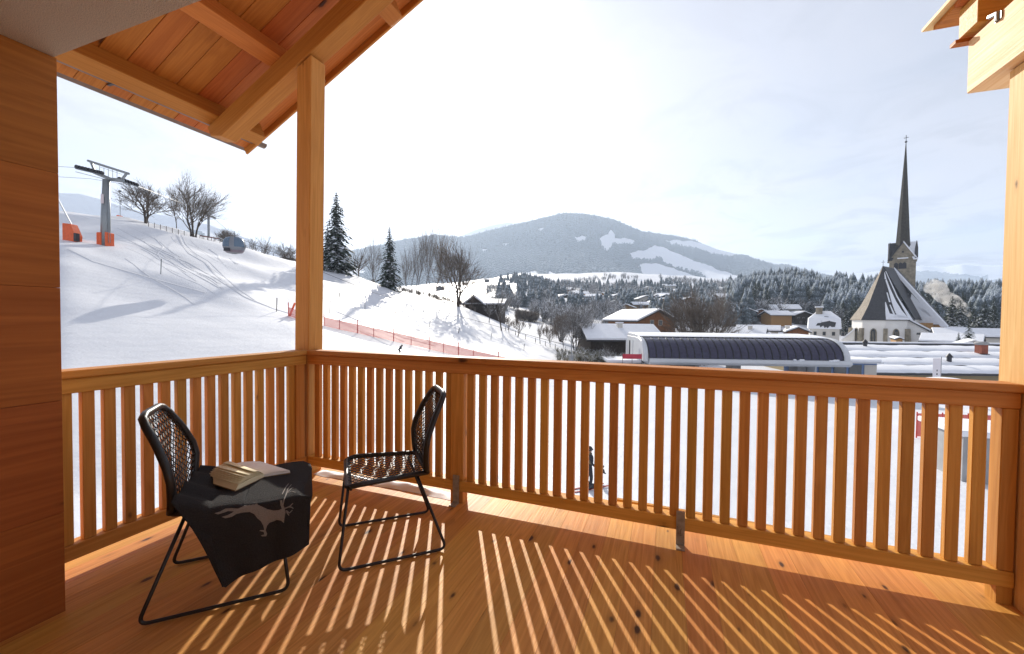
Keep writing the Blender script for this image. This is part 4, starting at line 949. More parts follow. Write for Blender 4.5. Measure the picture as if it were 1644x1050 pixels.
# village houses on the hillside: individuals, far away
hv = []
rg = random.Random(21)
mats_ = [mDarkWood, mChalet, mOchre, mPlaster, mPlaster]
hs_ = [(rg.uniform(905, 1075), rg.uniform(270, 470)) for _ in range(46)]+[(rg.uniform(1075, 1200), rg.uniform(300, 420)) for _ in range(10)]+[(x, d) for x, d in ((1195, 232), (1222, 236), (1252, 240), (1278, 244), (1262, 226), (1238, 262), (1300, 262), (1290, 230), (1180, 250))]+[(rg.uniform(700, 900), rg.uniform(600, 900)) for _ in range(8)]+[(rg.uniform(1040, 1100), rg.uniform(480, 560)) for _ in range(4)]
WH = []
for wm in mats_[:4]:
    r_ = gable_house(Vector((0, 0, 0)), 0, 10, 12, 5.6, 21, wm, 'far chalet', over=1.3, snow=.55, name='far_chalet', win=((-3, 3.2, 1, 1.1), (0, 3.2, 1, 1.1), (3, 3.2, 1, 1.1), (-1.6, .8, 1, 1.2), (1.8, .8, 1, 1.2)), fl=1)
    WH.append(r_)
seen = [0]*4
for i, (x, d) in enumerate(hs_):
    k = rg.randrange(4); r_ = WH[k] if not seen[k] else copy_tree(WH[k]); 
    seen[k] = 1
    r_.location = spot(x, d, -.2); r_.rotation_euler = (0, 0, RZ+rg.choice((0, PI/2, .3, -.4, 1.2)))
    s_ = rg.uniform(.75, 1.15); r_.scale = (s_, s_, s_)
    wl = ('dark timber', 'brown timber', 'ochre timber', 'cream plastered')[k]
    right = 1175 <= x <= 1310 and d < 265
    r_['label'] = ('small %s chalet in the row on the wooded hill above the lift station' if right else 'tiny %s chalet under a white roof on the hillside below the mountain') % wl
    r_['group'] = ('chalets on the wooded hill ' if right else 'chalets on the far hillside ')+wl

# smoke: a real volume drifting from a chimney
sm = bpy.data.materials.new('smoke'); sm.use_nodes = True; n = NT(sm.node_tree); n.n.clear()
pos = n('ShaderNodeNewGeometry').outputs['Position']
q1 = n('ShaderNodeTexNoise', {'Vector': pos, 'Scale': .42, 'Detail': 5.0, 'Roughness': .65}).outputs[0]
dn = n.math('MULTIPLY', n.math('MAXIMUM', n.math('SUBTRACT', q1, .43), 0.0), 3.2)
pvn = n('ShaderNodeVolumePrincipled', {'Color': (1, .99, .98, 1), 'Density': dn, 'Anisotropy': .45})
n.l.new(pvn.outputs[0], n('ShaderNodeOutputMaterial').inputs['Volume'])
b = MB(); path = [(1558, 508, .8), (1545, 492, 1.8), (1530, 484, 3.0), (1514, 476, 3.0), (1504, 462, 3.4), (1490, 458, 3.4)]
pp = [at(x, y, 185) for x, y, r_ in path]; P2 = []; R2 = []
for i in range(len(pp)-1):
    for t in (0, .25, .5, .75): P2.append(pp[i].lerp(pp[i+1], t)); R2.append(path[i][2]*(1-t)+path[i+1][2]*t)
b.tube(P2, R2, 12); so_ = b.build('smoke', sm, None, smooth=True, kind='stuff')

# ------------------------------------------------------------------ lift line
D = 60; s_ = D/FPX; p = spot(172, 60); tw_ = empty('lift_pylon', p, RZ, 'grey cable car pylon with a sloping crossarm on the snow slope', 'lift pylon')
hp = at(172, 290, 60).z-p.z
b = MB().tube([(-.1, 0, -1.5), (0, 0, hp*.5), (.15, 0, hp)], [.62, .52, .42], 12); b.build('column', mZinc, tw_, smooth=True)
# crossarm frame sloping down to the right and away
def Q(px, py, d=60.0): v = at(px, py, d)-p; return Vector((Vector((v.x, v.y, 0)).dot(r0), Vector((v.x, v.y, 0)).dot(Vector((-r0.y, r0.x, 0))), v.z))
MB().tube([Q(141, 258), Q(207, 279)], .17, 6).build('top_beam', mZinc, tw_)
MB().tube([Q(146, 259), Q(153, 278)], .17, 6).build('strut', mZinc, tw_); MB().tube([Q(203, 279), Q(196, 288)], .16, 6).build('strut', mZinc, tw_)
MB().tube([Q(150, 276), Q(178, 288), Q(198, 290)], .26, 6).build('crossarm', mZinc, tw_)
for off_ in (0, ):
    for side, (a, c) in enumerate(((Q(121, 270, 58.5), Q(166, 281, 59.5)), (Q(190, 289, 61), Q(222, 300, 63)))):
        tr_ = MB().tube([a, c], .12, 5).build('sheave_train', mZinc, tw_)
        for k in range(9 if side == 0 else 7):
            q_ = a.lerp(c, (k+.5)/(9 if side == 0 else 7)); MB().tube([q_+Vector((0, -.12, .25)), q_+Vector((0, .12, .25))], .27, 9).build('sheave', mDark, tr_)
        MB().tube([a+Vector((0, 0, -.5)), c+Vector((0, 0, -.55))], .05, 4).build('catwalk', mZinc, tw_)
    for k in range(5):
        q_ = Q(160+k*7, 280+k*2); MB().tube([q_, q_+Vector((0, 0, 1.2))], .03, 4).build('handrail_post', mZinc, tw_)
MB().tube([Q(160, 268), Q(196, 280)], .03, 4).build('handrail', mZinc, tw_)
lad = MB().tube([(.62, -.3, .3), (.48, -.2, hp-1)], .03, 4).tube([(.9, -.3, .3), (.76, -.2, hp-1)], .03, 4).build('ladder', mZinc, tw_)
MB().box(-.8, -.1, -.7, .6, -.2, 1.75).build('safety_pad', mOrange, tw_, bevel=.1); MB().box(.42, .58, -.7, .7, -.3, 1.8).build('safety_pad', mOrange, tw_, bevel=.08)
MB().box(.0, .35, -.72, -.62, hp*.62, hp*.62+1.3).build('sign_plate', mat('sign_white', (.7, .6, .6), .6), tw_)
# snow lances
for px_, d_, hh, lean, lb in ((118, 58, 2.2, (-3.2, 0, 6.0), 'snow lance with an orange pad leaning out past the wall'), (195, 96, 2.2, (0, 0, 6.3), 'small far snow lance with an orange pad on the skyline')):
    q_ = spot(px_, d_); t_ = empty('snow_lance', q_, RZ, lb, 'snow lance')
    MB().prism([(-.8, -.3), (.9, -.3), (1.0, .6), (.3, hh), (-.8, hh+.1)] if lean[0] else [(-.55, 0), (.5, 0), (.6, 1.5), (.2, 3), (-.4, 3)], 1, -.6, .5).build('safety_pad', mOrange, t_, bevel=.08)
    MB().tube([(.0, 0, hh-.2), (lean[0]+.0, 0, hh+lean[2])], .09 if lean[0] else .06, 6).build('lance', mWhite if lean[0] else mZinc, t_)
    if lean[0]: MB().box(.85, 1.15, -.65, -.1, -.2, .9).build('hydrant', mDark, t_)
    else: MB().box(-.25, .25, -.1, .1, hh+lean[2], hh+lean[2]+.3).build('nozzle', mDark, t_)
# far portal pylon on the crest
q_ = spot(336, 112, .5); t_ = empty('far_pylon', q_, RZ, 'distant thin lift pylon on the crest behind the leafless trees', 'lift pylon')
hh = at(336, 346, 112).z-q_.z
MB().tube([(0, 0, 0), (0, 0, hh)], .3, 7).build('column', mZinc, t_); MB().tube([(-1.9, 0, hh+.7), (1.9, 0, hh-.9)], .25, 5).build('crossarm', mZinc, t_)
# cabin
G = at(376, 394, 58); cb = empty('gondola_cabin', G, RZ+.25, 'rounded grey and blue glazed cable car cabin hanging over the slope', 'gondola')
def body(u, v, sx=1.32, sy=.95, sz=1.18):
    a = 2*PI*u; ph = PI*(v*.94+.03); e = .62
    cx = math.copysign(abs(math.cos(a))**e, math.cos(a)); cy = math.copysign(abs(math.sin(a))**e, math.sin(a)); r_ = math.sin(ph)**.55
    return (sx*cx*r_, sy*cy*r_, -sz*math.cos(ph))
mCab = mat('cabin_shell', (.22, .23, .25), .35, .3); mCabG = mat('cabin_glass', (.09, .14, .2), .1, spec=.9); mPink = mat('cabin_band', (.2, .16, .18), .4)
MB().grid(body, 24, 14).build('shell', mCab, cb, smooth=True)
for (u0, u1) in ((.52, .735), (.765, .98), (.02, .235), (.265, .48)):
    MB().grid(lambda u, v: tuple(c*1.015 for c in body(u0+(u1-u0)*u, .42+.5*v)), 8, 8).build('window', mCabG, cb, smooth=True)
MB().grid(lambda u, v: tuple(c*1.02 for c in body(u, .13+.16*v)), 24, 4).build('lower_band', mPink, cb, smooth=True)
MB().box(-.95, -.2, -1.0, -.85, -.95, -.5).build('ski_rack', mDark, cb)
MB().tube([(0, 0, 1.1), (.05, 0, 1.5), (0, 0, 2.0)], .06, 6).build('hanger', mDark, cb)
# cables
def cable(name, pts_, label, sag=0):
    m = MB(); o0 = Vector(pts_[0]); P_ = []
    for i in range(len(pts_)-1):
        a, c = Vector(pts_[i]), Vector(pts_[i+1])
        for k in range(10): t = k/10; P_.append(a.lerp(c, t)-Vector((0, 0, sag*4*t*(1-t)))-o0)
    P_.append(Vector(pts_[-1])-o0); m.tube(P_, .028, 4)
    o = m.build(name, mDark, None, label=label, cat='cable'); o.location = o0; return o
topc = at(377, 381, 58)
cable('lift_cable', [at(-260, 245, 60), at(121, 269, 58.6), at(166, 280, 59.5)], 'upper steel cable entering the left sheaves of the near pylon')
cable('lift_cable', [at(-260, 262, 64), at(145, 287, 62), at(222, 299, 63), at(338, 344, 112)], 'lower steel cable running from the near pylon to the far one')
cable('lift_cable', [at(338, 346, 112), topc+Vector((0, 0, .1)), at(600, 470, 62), at(930, 560, 60)], 'steel cable that carries the cable car cabin down towards the station')

# slope poles, net fence
npole = 0
for i, (px_, py_, h_) in enumerate(((258, 440, 24), (444, 500, 22), (529, 503, 20), (544, 482, 12), (586, 498, 12), (634, 510, 10), (689, 525, 10), (736, 535, 9), (788, 545, 10), (841, 563, 11), (527, 522, 0))):
    if not h_: continue
    q_, d_ = hit(px_, py_)
    m = MB().tube([(0, 0, -.2), (random.uniform(-.05, .2), 0, h_*d_/FPX)], .05, 5)
    o = m.build('slope_pole', mDarkWood if i % 2 else mZinc, None, label='thin marker pole in the snow of the slope, one of a scattered line', cat='pole', group='marker poles on the snow slope'); o.location = q_
NETM = bpy.data.materials.new('net_mesh'); NETM.use_nodes = True; n = NT(NETM.node_tree); bb = n.n['Principled BSDF']; bb.inputs['Base Color'].default_value = (.75, .16, .13, 1); bb.inputs['Roughness'].default_value = .7
tr = n('ShaderNodeBsdfTransparent'); mx = n('ShaderNodeMixShader', {0: .78}); n.l.new(tr.outputs[0], mx.inputs[1]); n.l.new(bb.outputs[0], mx.inputs[2]); n.l.new(mx.outputs[0], n.n['Material Output'].inputs[0])
NP_ = [(463, 507), (478, 513), (520, 523), (545, 529), (574, 535), (600, 541), (632, 548), (660, 554), (690, 561), (712, 566), (736, 571), (760, 577), (800, 586), (850, 597)]
H_ = [hit(x, y) for x, y in NP_]; o0 = H_[0][0]
nt = empty('safety_net_fence', o0, 0, 'long red netting fence with poles running down across the piste', 'fence')
for i, ((q_, d_), (x, y)) in enumerate(zip(H_, NP_)):
    MB().tube([q_-o0+Vector((0, 0, -.1)), q_-o0+Vector((0, 0, (1.75 if i % 2 == 0 else 1.3)*d_/54))], .05 if i % 2 == 0 else .035, 5).build('pole', mRed, nt)
    if i and i not in (2,):
        a, c = H_[i-1][0]-o0, q_-o0; mid = [a.lerp(c, t) for t in (0, .33, .66, 1)]
        w_ = MB(); w_.add([v for m_ in mid for v in (m_, m_+Vector((0, 0, 1.15*d_/54)))], [(2*k, 2*k+2, 2*k+3, 2*k+1) for k in range(3)]); w_.build('net_panel', NETM, nt)
        MB().tube([a+Vector((0, 0, 1.15*d_/54)), c+Vector((0, 0, 1.15*d_/54))], .015, 3).build('net_rope', mRed, nt)
MB().tube([H_[0][0]-o0+Vector((.2, 0, 0)), H_[0][0]-o0+Vector((1.0, 0, 1.5))], .12, 5).build('folded_net', mOrange, nt)
# net and barrier near the right end, seen between the balusters
q_ = spot(1560, 28); nt = empty('orange_net_fence', q_, RZ-.1, 'orange netting fence on the snow seen between the right-hand balusters', 'fence')
for k in range(5): MB().tube([(-3.2+k*1.6, 0, 0), (-3.2+k*1.6, 0, 1.9)], .04, 5).build('pole', mRed, nt)
for k in range(4): MB().box(-3.15+k*1.6, -1.65+k*1.6, -.005, .005, .2, 1.8).build('net_panel', NETM, nt)
q_ = spot(1600, 20); t_ = empty('snow_shed', q_, RZ-.3, 'grey low shed wall on the snow beyond the right end of the railing', 'shed')
MB().box(-1.1, 4, 0, 3, -1, 2.3).build('wall', mGrey, t_); MB().box(-1.3, 4.2, -.2, 3.2, 2.31, 2.6).build('snow_cover', mRoofSnow, t_, bevel=.05)

# ski tracks: low ridges of pushed-up snow following the slope
def track(pp, w=.22, name='ski_track'):
    P_ = []
    for i in range(len(pp)-1):
        for k in range(10): t = k/10; P_.append((pp[i][0]*(1-t)+pp[i+1][0]*t, pp[i][1]*(1-t)+pp[i+1][1]*t))
    P_.append(pp[-1]); H = [hit(x, y)[0] for x, y in P_]; m = MB()
    vs = []
    for i, h in enumerate(H):
        d_ = (H[min(i+1, len(H)-1)]-H[max(i-1, 0)]); d_.z = 0; d_.normalize(); s_ = Vector((d_.y, -d_.x, 0))
        for k, (o_, z_) in enumerate(((-1.6, -.04), (-.8, .45*w), (0, -.1*w), (.8, .4*w), (1.6, -.04))):
            q_ = h+s_*o_*w; vs.append((q_.x, q_.y, gz(q_.x, q_.y)+z_))
    m.add(vs, [(i*5+k, i*5+k+1, i*5+5+k+1, i*5+5+k) for i in range(len(H)-1) for k in range(4)])
    return m
allt = MB()
rg = random.Random(9)
def curve(x0, y0, dx, dy, amp, n_=7, ph=0): return [(x0+dx*i/n_+amp*math.sin(i*1.15+ph), y0+dy*i/n_) for i in range(n_+1)]
for tr_ in ([(190, 366), (215, 380), (250, 396), (300, 420), (352, 450), (395, 478), (440, 496), (470, 505)], [(180, 372), (220, 392), (262, 414), (312, 440), (352, 462)],
            [(205, 362), (250, 384), (262, 396), (252, 408), (262, 420)], [(285, 378), (292, 392), (305, 408), (330, 422), (345, 440), (372, 462)],
            [(292, 378), (298, 392), (312, 406), (336, 420), (352, 436), (382, 464), (415, 486)], [(336, 400), (350, 410), (352, 416)], [(370, 415), (380, 424)],
            curve(230, 372, 90, 60, 3), curve(270, 410, 80, 45, 4, ph=1), curve(215, 380, 120, 60, 3, ph=2), [(100, 372), (160, 376), (230, 396), (300, 424)],
            [(540, 500), (600, 525), (650, 543), (700, 556)], [(610, 470), (680, 500), (740, 530), (800, 560)], [(700, 500), (770, 530), (850, 565), (890, 578)],
            [(770, 500), (820, 530), (880, 560)], [(110, 400), (150, 420), (240, 446), (330, 470)]):
    m = track(tr_, rg.uniform(.10, .2)); allt.add(m.v, m.f)
for _ in range(13):
    x_, y_ = rg.uniform(195, 340), rg.uniform(380, 425); dx_ = rg.uniform(40, 130); m = track(curve(x_, y_, dx_, dx_*rg.uniform(.5, .8), rg.uniform(1, 4), 7, rg.uniform(0, 6)), rg.uniform(.05, .11)); allt.add(m.v, m.f)
for _ in range(14):
    x_, y_ = rg.uniform(540, 700), rg.uniform(500, 530); dx_ = rg.uniform(60, 160); m = track(curve(x_, y_, dx_, dx_*rg.uniform(.3, .5), rg.uniform(1, 4), 7, rg.uniform(0, 6)), rg.uniform(.05, .1)); allt.add(m.v, m.f)
allt.build('ski_tracks', mSnow, None, smooth=True, kind='stuff')

# ------------------------------------------------------------------ people
def person(loc, rz, pose, label, h=1.75, cloth=(.02, .025, .04), top=(.02, .03, .05), skis=True):
    r_ = empty('person', loc, rz, label, 'person'); r_.scale = (h/1.75,)*3
    def skin(nm, verts_, edges, rad, ma, root=0):
        me = bpy.data.meshes.new(nm); me.from_pydata(verts_, edges, []); o = link(nm, me, ma, r_)
        sk = o.modifiers.new('skin', 'SKIN'); 
        for i, q_ in enumerate(rad): me.skin_vertices[0].data[i].radius = (q_, q_)
        me.skin_vertices[0].data[root].use_root = True
        o.modifiers.new('sub', 'SUBSURF').levels = 2; o.modifiers['sub'].render_levels = 2; return o
    J = pose
    names = list(J); ix = {k: i for i, k in enumerate(names)}
    ed = [(a, b) for a, b in (('hip', 'chest'), ('chest', 'neck'), ('neck', 'head'), ('hip', 'lh'), ('hip', 'rh'), ('lh', 'lk'), ('lk', 'lf'), ('lf', 'lt'), ('rh', 'rk'), ('rk', 'rf'), ('rf', 'rt'),
          ('chest', 'ls'), ('chest', 'rs'), ('ls', 'le'), ('le', 'lw'), ('rs', 're'), ('re', 'rw'))]
    rad = {'hip': .15, 'chest': .17, 'neck': .07, 'head': .09, 'lh': .11, 'rh': .11, 'lk': .075, 'rk': .075, 'lf': .06, 'rf': .06, 'lt': .05, 'rt': .05, 'ls': .09, 'rs': .09, 'le': .055, 're': .055, 'lw': .045, 'rw': .045}
    ma = mat('ski_suit', cloth, .7)
    skin('body', [J[k] for k in names], [(ix[a], ix[b]) for a, b in ed], [rad[k] for k in names], ma)
    hd = Vector(J['head']); MB().ball(hd+Vector((0, 0, .08)), (.1, .12, .13), 12, 8).build('head', mat('skin_tone', (.45, .26, .18), .6), r_, smooth=True)
    MB().ball(hd+Vector((0, .01, .12)), (.125, .14, .12), 12, 8).build('helmet', mat('helmet', (.015, .015, .018), .3), r_, smooth=True)
    MB().box(hd.x-.08, hd.x+.08, hd.y-.15, hd.y-.09, hd.z+.06, hd.z+.13).build('goggles', mat('goggles', (.1, .07, .02), .15), r_, bevel=.02)
    c = Vector(J['chest']); MB().ball(c-Vector((0, 0, .02)), (.235, .17, .27), 12, 9).build('jacket', mat('jacket', top, .75), r_, smooth=True)
    for k in ('lw', 'rw'): MB().ball(J[k], .06, 8, 6).build('glove', mDark, r_, smooth=True)
    for k in (('lf', 'lt'), ('rf', 'rt')):
        f = Vector(J[k[0]]); MB().box(f.x-.055, f.x+.055, f.y-.2, f.y+.1, f.z-.07, f.z+.14).build('ski_boot', mDark, r_, bevel=.03)
        if skis: MB().box(f.x-.04, f.x+.04, f.y-.95, f.y+.75, f.z-.1, f.z-.075).build('ski', mat('ski_red', (.3, .03, .03), .4), r_)
    return r_
stand = dict(hip=(0, 0, .95), chest=(0, -.03, 1.3), neck=(0, -.03, 1.48), head=(0, -.05, 1.58), lh=(-.1, 0, .9), rh=(.1, 0, .9), lk=(-.12, -.08, .5), rk=(.13, -.06, .5), lf=(-.13, 0, .12), rf=(.15, .04, .12),
             lt=(-.13, -.14, .07), rt=(.15, -.1, .07), ls=(-.2, 0, 1.42), rs=(.2, 0, 1.42), le=(-.29, .03, 1.16), re=(.29, .0, 1.16), lw=(-.27, -.18, 1.0), rw=(.28, -.16, 1.0))
bend = dict(stand, chest=(0, -.22, 1.12), neck=(0, -.36, 1.25), head=(0, -.42, 1.32), hip=(0, .08, .8), lk=(-.13, -.14, .46), rk=(.13, -.14, .46), lh=(-.1, .06, .76), rh=(.1, .06, .76), ls=(-.2, -.26, 1.22), rs=(.2, -.26, 1.22), le=(-.3, -.2, .98), re=(.3, -.2, .98), lw=(-.26, -.42, .9), rw=(.26, -.42, .9))
q_ = spot(948, 17.3); person(q_, RZ+2.0, stand, 'skier in dark clothes with a pale vest seen between two balusters', cloth=(.02, .022, .03), top=(.16, .14, .08))
q_ = spot(967, 17.8); person(q_, RZ+2.4, bend, 'crouching child in dark clothes just right of the standing skier', h=.9, cloth=(.02, .02, .03), skis=False)
q_, d_ = hit(641, 570); person(q_, RZ+1.4, bend, 'tiny skier bending forward below the red net', h=1.15)
q_, d_ = hit(1178, 590); q_ = spot(1178, 52); person(q_, RZ, stand, 'small figure in dark clothes standing under the glass lift station', skis=False)
# snow cats / benches in front of the station
q_ = spot(1118, 53); t_ = empty('snow_groomer', q_, RZ, 'dark snow groomer parked beneath the left half of the lift station', 'vehicle'); t_.scale = (.9,)*3
MB().prism([(-1.8, .4), (1.9, .4), (1.9, 1.1), (.3, 1.2), (.2, 2.1), (-1.2, 2.1), (-1.6, 1.2)], 1, -1, 1).build('body', mDark, t_, bevel=.06)
for s_ in (-1, 1): MB().prism([(-1.9, .1), (-1.6, 0), (1.6, 0), (1.9, .3), (1.6, .8), (-1.6, .8)], 1, s_*1.1-.25, s_*1.1+.25).build('track', mDark, t_)
MB().box(-.95, .1, -1.03, -1.005, 1.25, 1.95).build('window', mPane, t_); MB().prism([(-2.7, 0), (-2.5, 0), (-2.3, 1.1), (-2.6, 1.1)], 1, -1.7, 1.7).build('blade', mRed, t_)
for k, px_ in enumerate((1212, 1228, 1246, 1262, 1278, 1292)):
    q_ = spot(px_, 51+k % 2); t_ = empty('bench_table', q_, RZ+k*.3, 'dark bench table on the snow below the right half of the lift station', 'table', 'bench tables below the lift station')
    MB().box(-.9, .9, -.35, .35, .72, .78).build('tabletop', mDarkWood, t_)
    for s_ in (-1, 1): MB().box(-.9, .9, s_*.75-.13, s_*.75+.13, .42, .47).build('bench', mDarkWood, t_); MB().box(s_*.6-.04, s_*.6+.04, -.7, .7, 0, .72).build('leg', mDarkWood, t_)
# grey chimney-like mast left of the station
q_ = spot(918, 56); t_ = empty('snow_making_mast', q_, RZ, 'grey steel mast at the foot of the lane, left of the station', 'mast'); zt_ = at(918, 570, 56).z-q_.z
MB().tube([(0, 0, -.5), (0, 0, zt_)], [.38, .33], 10).build('column', mZinc, t_); MB().tube([(0, 0, zt_), (0, 0, zt_+2.5)], .08, 6).build('pipe', mZinc, t_)

# ================================================================== the balcony
XL, YF = -2.965, 2.775          # inner faces of the two railings
deck = empty('deck', (0, 0, 0), 0, 'balcony deck of knotty larch boards', None, None, 'structure')
bw = .152; x0 = -.037-bw*22
bm_ = None
for k in range(46):
    xx = x0+k*bw
    if xx < -3.4 or xx > 2.9: continue
    if bm_ is None:
        o = MB().box(.0006, bw-.0006, -1.9, 3.03, -.034, 0).build('board', wDeck, deck); bm_ = o.data
    else: o = link('board', bm_, None, deck)
    o.location = (xx, 0, -random.uniform(0, .0006))
MB().box(-3.3, 3.0, -1.9, 3.0, -.30, -.036).build('substructure', wX, deck)
# snow left lying outside along the foot of the front railing
g_ = random.Random(5); m = MB()
def lump(u, v):
    x = -2.93+1.45*u; n_ = noise.noise(Vector((x*6, v*2, 1.7))); w = .09+.04*noise.noise(Vector((x*5, 0, 9)))
    return (x, 2.80+.115*v+.02*n_, .002+max(0, .028+.04*n_)*math.sin(PI*min(max(v, 0), 1))*(math.sin(PI*u)**.35))
m.grid(lump, 110, 10); m.build('lying_snow', mRoofSnow, None, smooth=True, kind='stuff')

def railing(label, along, start, end, plane, sgn, skip, wides, name='balcony_railing'):
    """along: 0 = runs along x at y=plane, 1 = runs along y at x=plane; sgn = outward direction"""
    r_ = empty(name, (0, 0, 0), 0, label, 'railing')
    wl = wX if along == 0 else wY
    def bx(a0, a1, d0, d1, z0, z1, nm, ma, bev=.004):
        p0, p1 = sorted((plane+sgn*d0, plane+sgn*d1)); m = MB()
        m.box(a0, a1, p0, p1, z0, z1) if along == 0 else m.box(p0, p1, a0, a1, z0, z1)
        return m.build(nm, ma, r_, bevel=bev)
    bx(start, end, -.022, .115, 1.072, 1.114, 'handrail', wl, .006)
    bx(start, end, .0, .095, .990, 1.070, 'upper_rail', wl)
    bx(start, end, .0, .095, .090, .170, 'lower_rail', wl)
    for a, w_ in wides: bx(a, a+w_, .004, .085, .1705, .9895, 'post', wZ)
    first = None; sp_ = .0942
    a = start
    return r_, bx
r1, bx1 = railing('front balcony railing of close-set upright wooden slats facing the village', 0, XL+.005, 1.650, YF, 1, None, ((-1.530, .108), (1.584, .064)))
bal = {0: None}
def balusters(r_, along, pos, plane, sgn):
    proto = None
    for a in pos:
        if proto is None:
            m = MB()
            (m.box(0, .055, .018, .056, 0, .8188) if along == 0 else m.box(-.056, -.018, 0, .055, 0, .8188)); o = m.build('baluster', wZ, r_, bevel=.003); proto = o.data
        else: o = link('baluster', proto, None, r_, bevel=.003)
        o.location = (a, plane, .1706) if along == 0 else (plane, a, .1706)
xs_ = [-2.898+.0939*k for k in range(-0, 15)]
xs_ = [x for x in [-2.806-.0941+.0941*k for k in range(0, 15)] if x < -1.53]
balusters(r1, 0, [x for x in xs_ if x > -2.93]+[-1.399+.0961*k for k in range(31)], YF, 1)
for x, lb in ((-1.500, None), (.083, 'steel angle bracket with a scribbled pencil mark')):
    br = MB().box(x, x+.05, YF-.012, YF-.004, .0, .215).box(x, x+.05, YF-.075, YF-.012, .0, .006).build('bracket', mBracket, r1)
    if lb:
        br['label'] = lb
        MB().tube([(x+.008, YF-.0135, .12), (x+.014, YF-.0135, .07), (x+.03, YF-.0135, .11), (x+.022, YF-.0135, .06), (x+.035, YF-.0135, .07)], .0012, 4).build('pencil_mark', mBlack, br)
r2, bx2 = railing('left balcony railing of close-set upright wooden slats facing the ski slope', 1, .70, YF-.004, XL, -1, None, ((2.665, .09),))
balusters(r2, 1, [1.188+.0943*k for k in range(-5, 15)]+[2.607-.0], XL, -1)
# block foot of the wide posts
MB().box(1.586, 1.646, YF+.006, YF+.085, 0.0, .0895).build('post_foot', wZ, r1); MB().box(-1.528, -1.424, YF+.006, YF+.085, 0, .0895).build('post_foot', wZ, r1)


# corner post (it leans a touch)
pz = 3.74
def lean(x, y, z): return (x+.052*z/3.7, y, z)
m = MB().hexa([lean(*v) for v in ((-3.128, YF+.002, -.2), (XL-.001, YF+.002, -.2), (XL-.001, YF+.165, -.2), (-3.128, YF+.165, -.2), (-3.128, YF+.002, 3.60), (XL-.001, YF+.002, 3.678), (XL-.001, YF+.165, 3.678), (-3.128, YF+.165, 3.60))])
m.build('corner_post', wPost, None, bevel=.006, label='square wooden corner post carrying the sloping roof beam', cat='post')
# right-hand post
MB().box(1.655, 1.85, 2.70, 2.945, -.2, 2.725).build('roof_post', wSunlitZ, None, bevel=.006, label='sunlit square post at the right end of the front railing', cat='post')
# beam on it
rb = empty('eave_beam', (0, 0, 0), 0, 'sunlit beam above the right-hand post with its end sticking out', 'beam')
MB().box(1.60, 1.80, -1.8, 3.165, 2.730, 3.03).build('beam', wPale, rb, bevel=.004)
MB().tube([(1.594, 2.93, 2.99), (1.594, 2.93, 3.03), (1.594, 2.99, 3.05)], .012, 6).build('bolt', mZinc, rb); MB().box(1.593, 1.599, 2.905, 2.95, 2.99, 3.028).build('plate', mZinc, rb)
rr_ = empty('side_roof', (0, 0, 0), 0, 'edge of the small side roof above the right-hand beam', 'roof')
MB().box(1.575, 4.0, 3.045, 3.205, 3.065, 3.235).build('rafter', wX, rr_, bevel=.004)
MB().box(1.575, 4.0, 2.1, 2.25, 3.065, 3.235).build('rafter', wX, rr_, bevel=.004)
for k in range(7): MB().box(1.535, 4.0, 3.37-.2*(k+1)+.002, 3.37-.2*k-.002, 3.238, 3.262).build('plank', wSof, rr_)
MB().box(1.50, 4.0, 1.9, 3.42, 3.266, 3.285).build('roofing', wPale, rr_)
MB().box(1.545, 1.66, 3.168, 3.22, 3.032, 3.052).build('batten', wBeamY, rb)

# sloping roof over the left half
SL = .49; TH = math.atan(SL); zb = lambda x: 3.695+SL*(x+2.92)
roof = empty('balcony_roof', (0, 0, 0), 0, 'sloping wooden roof with rafter, joists and knotty soffit boards over the left half of the balcony', 'roof')
XE, XT, YV = -4.36, .3, 3.40
def slope_box(xa, xb, ya, yb, za, zb_, nm, ma, parent=roof, cut=0, bev=.004):
    ln = (xb-xa)/math.cos(TH); m = MB()
    if cut: m.prism([(cut, za), (ln, za), (ln, zb_), (0, zb_), (0, za+(zb_-za)*.45)], 1, ya, yb)
    else: m.box(0, ln, ya, yb, za, zb_)
    o = m.build(nm, ma, parent, bevel=bev); o.location = (xa, 0, zb(xa)); o.rotation_euler = (0, -TH, 0); return o
slope_box(-4.16, XT, YF, YF+.165, 0, .185, 'rafter', wBeam, cut=.12, bev=.006)
# joists running front to back on top of the rafter
c_ = math.cos(TH)
for x in (-4.13, -3.32, -2.38, -1.44, -.5):
    o = slope_box(x, x+.13, -1.8, YV-.12, .188, .358, 'joist', wBeamY)
# soffit planks run with the slope
n_ = 0; y = YV-.03
while y > -1.7:
    o = slope_box(XE, XT, y-.178, y, .361, .383, 'plank', wSof, bev=.003); y -= .182
slope_box(XE-.02, XT, YV-.026, YV, .30, .42, 'verge_board', wBeam)
slope_box(XE-.06, XT, -1.8, YV+.03, .386, .43, 'roofing', mCopper)
slope_box(XE-.06, XT, -1.8, YV+.02, .433, .62, 'snow_cover', mRoofSnow)
# eave gutter
m = MB(); gx, gz_ = XE-.045, zb(XE)+.375; 
def gut(u, v): a = PI+PI*u; return (gx+.042*math.cos(a), -1.8+(YV+.12+1.8)*v, gz_+.042*math.sin(a)+.03)
m.grid(gut, 10, 1); m.build('gutter', mCopper, roof, smooth=True, solid=.006)
m = MB(); m.add([gut(i/10, 1) for i in range(11)], [tuple(range(11))]); m.build('gutter_end', mCopper, roof, solid=.006)
for y in (2.1, 3.0, 1.2, .3): MB().box(gx-.045, gx+.08, y, y+.02, gz_-.022, gz_-.012).build('gutter_bracket', mDark, roof)

